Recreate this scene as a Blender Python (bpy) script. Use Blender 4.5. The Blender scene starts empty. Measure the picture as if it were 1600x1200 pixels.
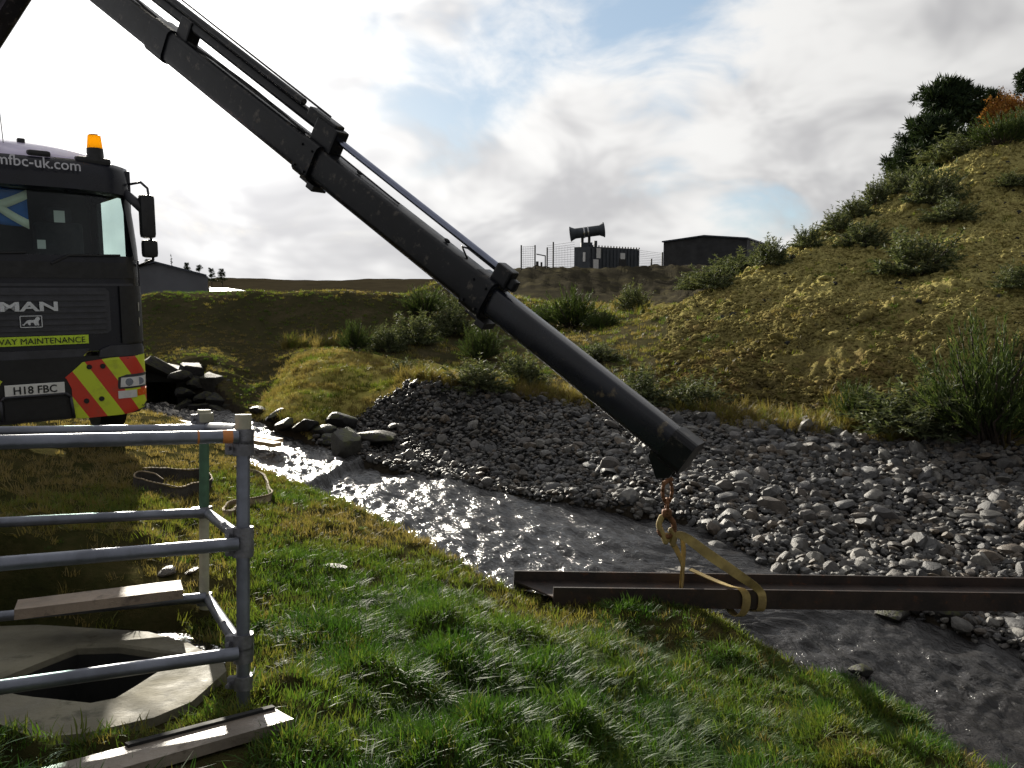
import bpy, bmesh, math, random
import numpy as np
from mathutils import Vector, Matrix, Euler

random.seed(7)
rng = np.random.default_rng(11)
S = bpy.context.scene
COL = S.collection

# ------------------------------------------------------------------ camera
PITCH = math.radians(6.85)
FPX = 1250.0            # focal length in pixels of a 1600 px wide frame
CZ = 1.60
cam_d = bpy.data.cameras.new('camera')
cam_d.sensor_width = 36.0
cam_d.lens = 36.0 * FPX / 1600.0
cam_d.clip_start = 0.05
cam_d.clip_end = 6000
cam = bpy.data.objects.new('camera', cam_d)
COL.objects.link(cam)
cam.location = (0, 0, CZ)
cam.rotation_euler = (math.radians(90) - PITCH, 0, 0)
S.camera = cam


def ray(px, py):
    cx = (px - 800) / FPX
    cy = (600 - py) / FPX
    return np.array([cx, math.cos(PITCH) + math.sin(PITCH) * cy, -math.sin(PITCH) + math.cos(PITCH) * cy])


C0 = np.array([0, 0, CZ])


def PY(px, py, Y):
    r = ray(px, py)
    return C0 + r * (Y / r[1])


def PD(px, py, D):
    return C0 + ray(px, py) * D


def PZ(px, py, z):
    r = ray(px, py)
    return C0 + r * ((z - CZ) / r[2])


def project(x, y, z):
    dz = z - CZ
    dep = y * math.cos(PITCH) - dz * math.sin(PITCH)
    up = y * math.sin(PITCH) + dz * math.cos(PITCH)
    return 800 + FPX * x / dep, 600 - FPX * up / dep, dep


# ------------------------------------------------------------------ light
sr = ray(236, 50)
sr = sr / np.linalg.norm(sr)
SUN_EL = math.asin(sr[2])
SUN_AZ = math.atan2(sr[0], sr[1])     # from +Y towards +X
sun_d = bpy.data.lights.new('sun', 'SUN')
sun_d.energy = 5.0
sun_d.angle = math.radians(0.6)
sun_d.color = (1.0, 0.93, 0.80)
sun = bpy.data.objects.new('sun', sun_d)
COL.objects.link(sun)
sun.rotation_euler = Vector(sr).to_track_quat('Z', 'Y').to_euler()

S.render.engine = 'CYCLES'
S.view_settings.view_transform = 'Standard'
S.view_settings.look = 'None'
S.view_settings.exposure = 1.10
S.view_settings.gamma = 1.0
S.cycles.use_denoising = True
S.cycles.use_adaptive_sampling = True
S.cycles.adaptive_threshold = 0.02
S.cycles.sample_clamp_indirect = 4.0
S.cycles.max_bounces = 4
S.cycles.diffuse_bounces = 2
S.cycles.glossy_bounces = 2
S.cycles.transmission_bounces = 3
S.cycles.transparent_max_bounces = 12

# ------------------------------------------------------------------ sky
W = bpy.data.worlds.new('World')
S.world = W
W.use_nodes = True
W.cycles.sampling_method = 'MANUAL'
W.cycles.sample_map_resolution = 512
nt = W.node_tree
nt.nodes.clear()


class NB:
    """small node builder"""
    def __init__(s, tree):
        s.t = tree

    def n(s, typ, **kw):
        nd = s.t.nodes.new(typ)
        for k, v in kw.items():
            setattr(nd, k, v)
        return nd

    def l(s, a, b):
        s.t.links.new(a, b)

    def val(s, sock, v):
        if isinstance(v, bpy.types.NodeSocket):
            s.l(v, sock)
        else:
            sock.default_value = v

    def math(s, op, a, b=0.0, c=None, clamp=False):
        nd = s.n('ShaderNodeMath', operation=op)
        nd.use_clamp = clamp
        s.val(nd.inputs[0], a)
        s.val(nd.inputs[1], b)
        if c is not None:
            s.val(nd.inputs[2], c)
        return nd.outputs[0]

    def vmath(s, op, a, b=(0, 0, 0), out=0):
        nd = s.n('ShaderNodeVectorMath', operation=op)
        s.val(nd.inputs[0], a)
        s.val(nd.inputs[1], b)
        return nd.outputs[out]

    def mix(s, f, a, b, typ='RGBA', blend='MIX'):
        nd = s.n('ShaderNodeMix', data_type=typ)
        if typ == 'RGBA':
            nd.blend_type = blend
            s.val(nd.inputs[0], f)
            s.val(nd.inputs[6], a)
            s.val(nd.inputs[7], b)
            return nd.outputs[2]
        s.val(nd.inputs[0], f)
        s.val(nd.inputs[2], a)
        s.val(nd.inputs[3], b)
        return nd.outputs[0]

    def noise(s, vec, scale, detail=4, rough=0.55, dist=0.0, out='Fac'):
        nd = s.n('ShaderNodeTexNoise')
        if vec is not None:
            s.l(vec, nd.inputs['Vector'])
        nd.inputs['Scale'].default_value = scale
        nd.inputs['Detail'].default_value = detail
        nd.inputs['Roughness'].default_value = rough
        nd.inputs['Distortion'].default_value = dist
        return nd.outputs[out]

    def ramp(s, f, stops, interp='LINEAR'):
        nd = s.n('ShaderNodeValToRGB')
        nd.color_ramp.interpolation = interp
        e = nd.color_ramp.elements
        while len(e) > len(stops):
            e.remove(e[-1])
        while len(e) < len(stops):
            e.new(0.5)
        for i, (p, c) in enumerate(stops):
            e[i].position = p
            e[i].color = (c[0], c[1], c[2], 1) if not isinstance(c, (int, float)) else (c, c, c, 1)
        s.val(nd.inputs[0], f)
        return nd.outputs[0]

    def step(s, v, lo, hi):
        nd = s.n('ShaderNodeMapRange', interpolation_type='SMOOTHSTEP')
        s.val(nd.inputs[0], v)
        nd.inputs[1].default_value = lo
        nd.inputs[2].default_value = hi
        return nd.outputs[0]


def rgba(c):
    return (c[0], c[1], c[2], 1.0)


b = NB(nt)
sky = b.n('ShaderNodeTexSky', sky_type='NISHITA')
sky.sun_disc = False
sky.sun_elevation = SUN_EL
sky.sun_rotation = SUN_AZ
sky.altitude = 200
sky.air_density = 1.0
sky.dust_density = 0.6
sky.ozone_density = 1.6
tc = b.n('ShaderNodeTexCoord')
dirv = b.vmath('NORMALIZE', tc.outputs['Generated'])
sep = b.n('ShaderNodeSeparateXYZ')
b.l(dirv, sep.inputs[0])
cuv = b.vmath('MULTIPLY', dirv, (1.0, 1.0, 1.75))
warp = b.noise(cuv, 3.0, 2, 0.5, 0.0, 'Color')
wsc = b.n('ShaderNodeVectorMath', operation='SCALE')
b.l(warp, wsc.inputs[0]); wsc.inputs['Scale'].default_value = 0.22
cuv2 = b.vmath('ADD', b.vmath('ADD', cuv, wsc.outputs[0]), (4.2, 1.7, 0.55))
n1 = b.noise(cuv2, 4.2, 6, 0.58)
n2 = b.noise(cuv2, 1.9, 3, 0.5)
n3 = b.noise(b.vmath('ADD', cuv2, (7.3, 2.1, 0)), 8.5, 3, 0.6)
n4 = b.noise(b.vmath('ADD', cuv2, (0.0, 0.02, 0.10)), 3.1, 4, 0.55)
sdot = b.vmath('DOT_PRODUCT', dirv, tuple(float(v) for v in sr), out=1)
cover = b.math('ADD', b.math('MULTIPLY', n1, 0.62), b.math('ADD', b.math('MULTIPLY', n2, 0.20), b.math('MULTIPLY', n3, 0.18)))
for (gx, gy, wdt, amp) in ((720, -10, 0.993, 0.095), (1045, 75, 0.995, 0.095), (1200, 360, 0.9980, 0.095)):
    gr = ray(gx, gy)
    gr = gr / np.linalg.norm(gr)
    gd = b.vmath('DOT_PRODUCT', dirv, tuple(float(v) for v in gr), out=1)
    gf = b.step(gd, wdt - (1 - wdt) * 1.2, 1.0 - (1 - wdt) * 0.15)
    cover = b.math('SUBTRACT', cover, b.math('MULTIPLY', gf, amp))
mask = b.step(cover, 0.285, 0.44)
sp1 = b.math('MAXIMUM', b.math('MULTIPLY_ADD', sdot, 0.5, 0.5), 0.0)
fall = b.math('MULTIPLY_ADD', b.math('POWER', sp1, 3.0), 0.60, 0.36)
glow_w = b.math('POWER', b.math('MAXIMUM', sdot, 0.0), 45.0)
glow_n = b.math('POWER', b.math('MAXIMUM', sdot, 0.0), 260.0)
# thick grey undersides against bright edges
shade = b.math('ADD', b.math('MULTIPLY', n4, 0.60), b.math('MULTIPLY', n3, 0.40))
shade = b.step(shade, 0.38, 0.60)
ccol = b.mix(shade, rgba((0.72, 0.715, 0.73)), rgba((1.20, 1.19, 1.17)))
boost = b.math('ADD', fall, b.math('ADD', b.math('MULTIPLY', glow_w, 0.50), b.math('MULTIPLY', glow_n, 2.5)))
sc_n = b.n('ShaderNodeVectorMath', operation='SCALE')
b.l(ccol, sc_n.inputs[0]); b.l(boost, sc_n.inputs['Scale'])
ccol = sc_n.outputs[0]
skys = b.vmath('SCALE', sky.outputs[0])
skys.node.inputs['Scale'].default_value = 0.12
final = b.mix(mask, b.mix(0.62, skys, rgba((0.48, 0.63, 0.80))), ccol)
bg = b.n('ShaderNodeBackground')
b.l(final, bg.inputs[0])
bg.inputs[1].default_value = 0.45
wo = b.n('ShaderNodeOutputWorld')
b.l(bg.outputs[0], wo.inputs[0])


# ------------------------------------------------------------------ noise
def _h(ix, iy, seed):
    n = (ix.astype(np.int64) * 374761393 + iy.astype(np.int64) * 668265263 + seed * 1274126177) & 0xFFFFFFFF
    n = ((n ^ (n >> 13)) * 1274126177) & 0xFFFFFFFF
    return ((n ^ (n >> 16)) & 0xFFFF) / 65535.0


def vnoise(x, y, seed=0):
    ix = np.floor(x); iy = np.floor(y)
    fx = x - ix; fy = y - iy
    fx = fx * fx * fx * (fx * (fx * 6 - 15) + 10); fy = fy * fy * fy * (fy * (fy * 6 - 15) + 10)
    a = _h(ix, iy, seed); bb = _h(ix + 1, iy, seed); c = _h(ix, iy + 1, seed); d = _h(ix + 1, iy + 1, seed)
    return (a + (bb - a) * fx) * (1 - fy) + (c + (d - c) * fx) * fy - 0.5


def fbm(x, y, scale, octv=4, seed=0, gain=0.5):
    r = 0; a = 1.0; f = 1.0 / scale
    for i in range(octv):
        ca, sa = math.cos(i * 1.1), math.sin(i * 1.1)
        r = r + a * vnoise((x * ca - y * sa) * f + 13.7 * i, (x * sa + y * ca) * f - 7.1 * i, seed + i)
        a *= gain; f *= 2.03
    return r


def worley(x, y, scale, seed=0):
    x = x / scale; y = y / scale
    ix = np.floor(x); iy = np.floor(y)
    d1 = np.full(x.shape, 9.0)
    for dx in (-1, 0, 1):
        for dy in (-1, 0, 1):
            jx = ix + dx; jy = iy + dy
            qx = jx + _h(jx, jy, seed); qy = jy + _h(jx, jy, seed + 77)
            d1 = np.minimum(d1, (qx - x) ** 2 + (qy - y) ** 2)
    return np.sqrt(d1)


def worley_vec(x, y, scale, seed=0):
    """vector from the nearest cell point"""
    x = x / scale; y = y / scale
    ix = np.floor(x); iy = np.floor(y)
    d1 = np.full(x.shape, 9.0); vx = np.zeros(x.shape); vy = np.zeros(x.shape); cid = np.zeros(x.shape)
    for dx in (-1, 0, 1):
        for dy in (-1, 0, 1):
            jx = ix + dx; jy = iy + dy
            qx = jx + _h(jx, jy, seed); qy = jy + _h(jx, jy, seed + 77)
            d = (qx - x) ** 2 + (qy - y) ** 2
            m_ = d < d1
            d1 = np.where(m_, d, d1); vx = np.where(m_, x - qx, vx); vy = np.where(m_, y - qy, vy); cid = np.where(m_, _h(jx, jy, seed + 5), cid)
    return vx, vy, np.sqrt(d1), cid


def sstep(v, lo, hi):
    t = np.clip((v - lo) / (hi - lo), 0, 1)
    return t * t * (3 - 2 * t)


# ------------------------------------------------------------------ terrain
def plane_z(x, y):
    """the near grass bank"""
    xs = np.where(x < -4.5, -4.5 + (x + 4.5) * 0.25, x)
    ys = np.where(y > 11, 11 + (y - 11) * 0.2, y)
    return CZ - (1.62 + 0.22 * (xs + 1) + 0.13 * (ys - 3))


def ray_plane(px, py):
    r = ray(px, py)
    lo, hi = 1.0, 30.0
    for _ in range(50):
        m = (lo + hi) / 2
        q = C0 + r * m
        if q[2] > plane_z(q[0], q[1]):
            lo = m
        else:
            hi = m
    return C0 + r * lo


STN = [  # left edge px, right edge px, drop of the water below the camera
    ((205, 625), (335, 632), 2.16),
    ((215, 645), (352, 640), 2.20),
    ((300, 666), (410, 662), 2.27),
    ((395, 694), (478, 692), 2.33),
    ((452, 724), (552, 712), 2.38),
    ((505, 748), (625, 736), 2.50),
    ((562, 774), (705, 752), 2.54),
    ((690, 829), (862, 786), 2.62),
    ((792, 888), (1085, 824), 2.72),
    ((965, 922), (1215, 892), 2.84),
    ((1130, 950), (1400, 952), 2.92),
    ((1350, 1066), (1565, 1012), 3.02),
    ((1560, 1172), (1750, 1105), 3.10),
    ((1780, 1300), (2000, 1260), 3.16),
]
Lp, Rp, Wz = [], [], []
for i, (l_, r_, dr) in enumerate(STN):
    if i < 3:
        Lp.append(PZ(*l_, CZ - dr + 0.05)[:2])
    else:
        Lp.append(ray_plane(*l_)[:2])
    Rp.append(PZ(*r_, CZ - dr)[:2])
    Wz.append(CZ - dr)
Lp = np.array(Lp); Rp = np.array(Rp); Wz = np.array(Wz)

CP = []  # control points u, lnY, z


def cp_px(px, py, Y):
    q = PY(px, py, Y)
    CP.append((q[0] / q[1], math.log(q[1]), q[2]))


def cp_z(px, Y, z):
    q = PY(px, 450, Y)
    CP.append((q[0] / Y, math.log(Y), z))


# the near bank
for Y in (1.0, 1.6, 2.4, 3.2, 4.2, 5.4, 6.8, 8.4, 10.0, 11.6):
    for px in (-900, -600, -300, 0, 250, 500, 750, 1000, 1250, 1500, 1800, 2200):
        x = (px - 800) / FPX * Y
        # left of the stream's left edge only
        k = np.argmin(np.abs(Lp[:, 1] - Y))
        xl = np.interp(-Y, -Lp[:, 1], Lp[:, 0])
        if x < xl + 0.3:
            CP.append((x / Y, math.log(Y), float(plane_z(x, Y))))
# right water edge
for i in range(2, len(Rp)):
    x, y = Rp[i]
    CP.append((x / y, math.log(y), Wz[i] + 0.05))
COLS = {
    400: ((400, 640, 14.2), (400, 600, 16.0), (400, 545, 18.5), (400, 500, 20.5), (400, 459.5, 21.5)),
    250: ((250, 600, 15.5), (250, 566, 16.9), (250, 535, 18.6), (250, 498, 20.5), (250, 458.5, 21.5)),
    0: ((0, 610, 14.0), (0, 550, 18.0), (0, 500, 20.5), (0, 457, 21.5)),
    -300: ((-300, 600, 14.0), (-300, 550, 18.0), (-300, 500, 20.5), (-300, 457, 21.5)),
    450: ((455, 640, 12.8), (440, 622, 13.4), (470, 580, 15.2), (470, 553, 16.5), (470, 540, 18.6), (470, 500, 20.5), (470, 460, 21.5)),
    540: ((560, 665, 12.9), (540, 600, 14.4), (530, 556, 16.3), (540, 547, 17.0), (540, 538, 18.8), (540, 500, 20.6), (540, 460, 21.6)),
    620: ((640, 606, 13.4), (620, 590, 14.8), (620, 568, 16.5), (620, 530, 19.0), (620, 490, 21.3), (610, 457, 22.4)),
    690: ((690, 599, 13.5), (690, 580, 15.6), (690, 540, 18.6), (690, 500, 21.8), (690, 470, 23.8), (690, 441, 25.6)),
    800: ((800, 614, 13.5), (800, 585, 16.0), (800, 545, 19.5), (800, 500, 26.0), (800, 470, 38.0), (800, 452, 54.0), (800, 443, 62.0), (800, 428, 70.0)),
    950: ((950, 638, 13.2), (950, 600, 15.5), (950, 560, 18.0), (950, 520, 22.0), (950, 490, 30.0), (950, 470, 45.0), (950, 455, 60.0), (950, 446, 66.0), (950, 421, 72.0)),
    1050: ((1050, 645, 13.1), (1050, 600, 15.1), (1050, 560, 17.0), (1050, 520, 19.5), (1040, 483, 23.0), (1060, 466, 48.0), (1050, 440, 66.0), (1050, 414, 72.0)),
    1130: ((1125, 650, 12.8), (1125, 560, 16.2), (1125, 500, 19.4), (1125, 445, 23.6)),
    1200: ((1200, 658, 12.6), (1200, 600, 14.7), (1200, 540, 16.5), (1200, 480, 19.5), (1200, 406, 24.0)),
    1300: ((1300, 670, 12.1), (1300, 600, 14.1), (1300, 520, 16.5), (1300, 440, 20.0), (1300, 352, 26.0)),
    1400: ((1400, 688, 11.5), (1400, 620, 13.2), (1400, 560, 14.9), (1400, 500, 17.0), (1400, 440, 20.0), (1400, 370, 24.0), (1400, 301, 28.0)),
    1500: ((1500, 694, 11.2), (1500, 640, 12.5), (1500, 560, 14.6), (1500, 480, 17.2), (1500, 400, 20.6), (1500, 320, 25.0), (1500, 246, 29.5)),
    1600: ((1600, 700, 10.9), (1600, 640, 12.2), (1600, 560, 14.4), (1600, 480, 17.0), (1600, 400, 20.5), (1600, 320, 24.5), (1600, 212, 30.0)),
    1850: ((1850, 722, 10.0), (1850, 640, 11.2), (1850, 540, 14.0), (1850, 420, 18.0), (1850, 290, 24.0), (1850, 170, 31.0)),
}
for c in COLS.values():
    for q in c:
        cp_px(*q)
for q in ((330, 600, 14.9), (325, 560, 16.0), (360, 630, 14.2)):
    cp_px(*q)
# gravel slope, half way down
for (px, py, Y) in ((620, 665, 12.7), (700, 690, 12.0), (800, 695, 11.75), (950, 715, 11.15), (1100, 735, 10.6), (1200, 770, 10.05), (1350, 820, 9.15), (1500, 860, 8.4), (1620, 880, 8.0), (1800, 930, 7.2)):
    cp_px(px, py, Y)
# hidden ground behind the crests
for px in (-600, -300, 0, 250, 450, 600):
    cp_z(px, 22.8, CZ - 0.20); cp_z(px, 27, CZ - 0.9); cp_z(px, 36, CZ - 1.4); cp_z(px, 70, CZ - 1.6); cp_z(px, 120, CZ - 1.5)
cp_z(690, 29, CZ + 0.1); cp_z(690, 36, CZ - 0.2); cp_z(700, 60, CZ - 0.6); cp_z(700, 110, CZ - 0.6)
for px in (800, 950, 1050):
    cp_z(px, 80, CZ + 1.75); cp_z(px, 110, CZ + 1.8)
cp_z(1050, 27.5, CZ - 1.0); cp_z(1050, 34, CZ - 1.0)
cp_z(1200, 29, CZ + 0.75); cp_z(1200, 36, CZ + 0.4); cp_z(1200, 60, CZ + 1.2); cp_z(1200, 90, CZ + 1.8)
cp_z(1300, 33, CZ + 1.9); cp_z(1300, 60, CZ + 2)
cp_z(1400, 34, CZ + 3.3); cp_z(1400, 60, CZ + 3.4); cp_z(1500, 36, CZ + 4.6); cp_z(1600, 37, CZ + 5.7); cp_z(1600, 60, CZ + 6); cp_z(1850, 40, CZ + 8); cp_z(1850, 70, CZ + 8)
for px in (-600, 0, 300, 600, 900, 1300, 1800):
    cp_z(px, 160, CZ - 0.8 if px < 700 else CZ + 2.2)
for px, py in ((-600, 440), (0, 440), (200, 446), (290, 442), (345, 434), (420, 437), (480, 439), (530, 440), (600, 438), (680, 439), (900, 436), (1300, 436), (1800, 430)):
    cp_px(px, py, 300)
for px in (-600, 0, 400, 800, 1300, 1800):
    cp_z(px, 420, CZ + 1.0); cp_z(px, 900, CZ - 4.0); cp_z(px, 1800, CZ - 12)
CP = np.array(CP)
KW = 0.55


def tps_fit(P, z, lam=2e-4):
    n = len(P)
    r2 = ((P[:, None, :] - P[None, :, :]) ** 2).sum(-1)
    K = 0.5 * r2 * np.log(r2 + 1e-12) + lam * np.eye(n)
    A = np.zeros((n + 3, n + 3))
    A[:n, :n] = K; A[:n, n] = 1; A[:n, n + 1:] = P; A[n, :n] = 1; A[n + 1:, :n] = P.T
    return np.linalg.solve(A, np.concatenate([z, np.zeros(3)]))


TP = np.stack([CP[:, 0], KW * CP[:, 1]], 1)
TW = tps_fit(TP, CP[:, 2])


def tps_eval(u, w):
    out = np.empty(u.shape)
    U = u.ravel(); Wv = w.ravel(); O = np.empty(U.shape)
    n = len(TP)
    for s in range(0, len(U), 20000):
        q = np.stack([U[s:s + 20000], KW * Wv[s:s + 20000]], 1)
        r2 = (q[:, :1] - TP[:, 0]) ** 2 + (q[:, 1:] - TP[:, 1]) ** 2
        O[s:s + 20000] = (0.5 * r2 * np.log(r2 + 1e-12)) @ TW[:n] + TW[n] + q @ TW[n + 1:]
    return O.reshape(u.shape)


ucols = np.concatenate([np.linspace(-1.5, -0.76, 40, endpoint=False), np.linspace(-0.76, 0.76, 520), np.linspace(0.76, 1.5, 41)[1:]])
rows = [0.7]
while rows[-1] < 45:
    rows.append(rows[-1] * 1.0085)
while rows[-1] < 1700:
    rows.append(rows[-1] * 1.03)
rows = np.array(rows)
NU, NR = len(ucols), len(rows)
GU, GY = np.meshgrid(ucols, rows)
GX = GU * GY
GZ = tps_eval(GU, np.log(GY))


def seg_dist(x, y, P):
    """unsigned distance to polyline"""
    d = np.full(x.shape, 1e9)
    for a, c in zip(P[:-1], P[1:]):
        e = c - a
        t = np.clip(((x - a[0]) * e[0] + (y - a[1]) * e[1]) / (e @ e), 0, 1)
        d = np.minimum(d, np.hypot(x - a[0] - t * e[0], y - a[1] - t * e[1]))
    return d


def in_poly(x, y, P):
    r = np.zeros(x.shape, bool)
    n = len(P)
    for i in range(n):
        x0, y0 = P[i]; x1, y1 = P[(i + 1) % n]
        if y0 == y1:
            continue
        c = ((y0 > y) != (y1 > y)) & (x < (x1 - x0) * (y - y0) / (y1 - y0) + x0)
        r ^= c
    return r


def dense(P, n):
    t = np.linspace(0, len(P) - 1, n)
    k = np.arange(len(P))
    return np.stack([np.interp(t, k, P[:, j]) for j in range(P.shape[1])], 1)


Ld = dense(Lp, 14 * 6); Rd = dense(Rp, 14 * 6)
chan = np.concatenate([Lp, Rp[::-1]])
near = GY < 30
dL = np.full(GX.shape, 1e3); dR = np.full(GX.shape, 1e3); inside = np.zeros(GX.shape, bool)
dL[near] = seg_dist(GX[near], GY[near], Lp)
dR[near] = seg_dist(GX[near], GY[near], Rp)
inside[near] = in_poly(GX[near], GY[near], chan)
# nearest water level
mid = (Ld + Rd) / 2
wz_d = dense(Wz[:, None], 14 * 6)[:, 0]
WL = np.full(GX.shape, -5.0)
idx = np.argwhere(near & ((dL < 3) | (dR < 3) | inside))
gx = GX[idx[:, 0], idx[:, 1]]; gy = GY[idx[:, 0], idx[:, 1]]
k = np.argmin((gx[:, None] - mid[:, 0]) ** 2 + (gy[:, None] - mid[:, 1]) ** 2, axis=1)
WL[idx[:, 0], idx[:, 1]] = wz_d[k]
din = np.where(inside, 1, -1) * np.minimum(dL, dR)
leftside = dL < dR

PXg, PYg, DEPg = project(GX, GY, GZ)

# slab frame: plane parallel to the camera axis
SLAB_OFF = 1.195


def on_slab(px, py, off=SLAB_OFF):
    D = off * FPX / (py - 600)
    return PD(px, py, D)


SLAB = [(-170, 1175), (0, 1157), (130, 1146), (240, 1121), (300, 1096), (354, 1048), (349, 1034), (292, 1003), (232, 987), (60, 976), (-170, 985)]
slab_w = np.array([on_slab(*q) for q in SLAB])
HOLE = [(120, 1009), (186, 1007), (286, 1021), (177, 1089), (140, 1096), (30, 1081), (-40, 1066), (-2, 1057), (60, 1032)]
hole_w = np.array([on_slab(*q) for q in HOLE])

# noise by place
grav_top = lambda px: np.interp(px, (440, 480, 560, 640, 690, 800, 900, 1140, 1280, 1420, 1600, 1900), (700, 690, 650, 606, 597, 613, 631, 650, 667, 690, 702, 722))
right = (~leftside) & (~inside)
gn = fbm(GX, GY, 0.9, 3, 5) * 16
gravel = right & (GY < 15) & (PYg + gn > grav_top(PXg)) & (PXg > 430)
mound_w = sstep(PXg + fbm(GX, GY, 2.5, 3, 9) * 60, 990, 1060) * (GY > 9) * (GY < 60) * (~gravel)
spur_w = (right & (GY > 11) & (GY < 17) & (PXg > 330) & (PXg < 830)).astype(float)

kn = ray_plane(1045, 975)
GZ += 0.10 * np.exp(-((GX - kn[0]) / 0.45) ** 2 - ((GY - kn[1]) / 0.35) ** 2) * leftside
GZ -= 0.07 * np.exp(-((GX - 0.15) / 0.40) ** 2 - ((GY - 5.6) / 0.5) ** 2) * leftside
bankn = np.where(leftside & ~inside & (GY < 14), 1.0, 0.0)
clump = 1 - worley(GX + 0.15 * fbm(GX, GY, .4, 2, 3), GY + 0.15 * fbm(GX, GY, .4, 2, 4), 0.42, 2)
GZ += bankn * (0.10 * fbm(GX, GY, 1.4, 3, 21) + 0.15 * clump * sstep(7.0 - GY, 0, 3) * sstep(fbm(GX, GY, 1.1, 2, 8), -0.25, 0.2) + 0.03 * fbm(GX, GY, 0.25, 3, 22) - 0.03)
mm = worley(GX + .1 * fbm(GX, GY, .3, 2, 31), GY + .1 * fbm(GX, GY, .3, 2, 32), 0.34, 33)
mm2 = worley(GX, GY, 0.16, 35)
GZ += mound_w * sstep(GY, 9.5, 11.5) * (0.40 * fbm(GX, GY, 3.5, 2, 36) + 0.26 * (0.55 - mm) * (0.75 + fbm(GX, GY, 2.0, 2, 37)) + 0.10 * (0.5 - mm2) + 0.16 * fbm(GX, GY, .6, 3, 38))
midw = (1 - 0.35 * ((GY > 15) & (PXg < 640))) * ((GY > 12) & (GY < 60) & (~inside)).astype(float) * (1 - mound_w)
GZ += midw * (0.06 * fbm(GX, GY, 1.2, 4, 41) + 0.025 * fbm(GX, GY, .3, 2, 42))
GZ += spur_w * (~gravel) * (0.16 * fbm(GX * 0.6 + GY * 0.8, (GY * 0.6 - GX * 0.8) * 2.2, 1.3, 3, 45))
GZ += sstep(GY, 50, 58) * (GY < 79) * (0.45 * fbm(GX, GY, 2.5, 4, 47) + 0.35 * (0.5 - worley(GX, GY, 0.9, 46)))
GZ += (GY > 120) * 1.2 * fbm(GX, GY, 30, 4, 48)
GZ += gravel * 0.10 * fbm(GX, GY, 1.0, 3, 49)
# channel cut
wl = WL
bed = wl - 0.28
cut_l = sstep(din, -0.42, 0.02)
cut_r = sstep(din, -0.10, 0.25)
cw = np.where(leftside, cut_l, cut_r)
ragged = fbm(GX, GY, .5, 3, 51) * 0.25
cw = np.where(leftside, sstep(din + ragged * 0.5, -0.40, 0.04), cut_r)
cw = np.where(wl < -4, 0, cw)
GZ = GZ * (1 - cw) + bed * cw
# slab recess
ds = seg_dist(GX, GY, np.vstack([slab_w[:, :2], slab_w[:1, :2]]))
ins = in_poly(GX, GY, slab_w[:, :2])
sd = np.where(ins, ds, -ds)
# world height of the slab plane at (x,y)
slab_z = CZ - np.tan(PITCH) * GY - SLAB_OFF / math.cos(PITCH)
rw = sstep(sd, -0.30, -0.02) * (GY < 5)
GZ = GZ * (1 - rw) + np.minimum(GZ, slab_z - 0.035) * rw
inner = sstep(sd, 0.03, 0.10)
GZ = np.where((sd > 0) & (GY < 5), GZ * (1 - inner) + (slab_z - 1.6) * inner, GZ)
BOARDS = ((((428, 1106), (459, 1123), (170, 1206), (40, 1206)), 1.150), (((282, 906), (286, 921), (22, 953), (28, 937)), 1.00))
for pts_, of_ in BOARDS:
    bp_ = np.array([on_slab(px, py, of_)[:2] for px, py in pts_])
    db = seg_dist(GX, GY, np.vstack([bp_, bp_[:1]]))
    ib = in_poly(GX, GY, bp_)
    bw = np.where(ib, 1.0, sstep(-db, -0.16, -0.02)) * (GY < 6)
    bz = CZ - np.tan(PITCH) * GY - (of_ + 0.045) / math.cos(PITCH)
    GZ = GZ * (1 - bw) + np.minimum(GZ, bz) * bw
# culvert notch in the embankment
cu0 = PY(243, 600, 14.6)
nx = np.abs(GX - cu0[0])
notch = sstep(0.62 - nx, 0, 0.12) * sstep(16.2 - GY, 0, .15) * (GY > 13.2)
GZ = np.where(notch > 0, GZ * (1 - notch) + np.minimum(GZ, CZ - 2.45) * notch, GZ)

PXg, PYg, DEPg = project(GX, GY, GZ)
lnr = np.log(rows)


def grid_at(A, x, y):
    x = np.asarray(x, float); y = np.asarray(y, float)
    u = x / np.maximum(y, 0.05)
    fi = np.interp(u, ucols, np.arange(NU)); fj = np.interp(np.log(np.maximum(y, 0.7)), lnr, np.arange(NR))
    i = np.clip(fi.astype(int), 0, NU - 2); j = np.clip(fj.astype(int), 0, NR - 2)
    a = fi - i; c = fj - j
    return (A[j, i] * (1 - a) + A[j, i + 1] * a) * (1 - c) + (A[j + 1, i] * (1 - a) + A[j + 1, i + 1] * a) * c


def zt(x, y):
    return grid_at(GZ, x, y)


def hit(px, py, ymin=1.0, ymax=320.0):
    r = ray(px, py)
    Y = np.exp(np.linspace(math.log(ymin), math.log(ymax), 4000))
    q = C0[None, :] + r[None, :] * (Y / r[1])[:, None]
    below = q[:, 2] < zt(q[:, 0], q[:, 1])
    if not below.any():
        k_ = np.argmin(q[:, 2] - zt(q[:, 0], q[:, 1]))
    else:
        k_ = int(np.argmax(below))
    p_ = q[k_].copy()
    p_[2] = zt(p_[0], p_[1])
    return p_


# ------------------------------------------------------------------ materials
MATS = {}


def new_mat(name):
    m = bpy.data.materials.new(name)
    m.use_nodes = True
    m.node_tree.nodes.clear()
    bb = NB(m.node_tree)
    out = bb.n('ShaderNodeOutputMaterial')
    pr = bb.n('ShaderNodeBsdfPrincipled')
    bb.l(pr.outputs[0], out.inputs[0])
    MATS[name] = m
    return m, bb, pr, out


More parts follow.
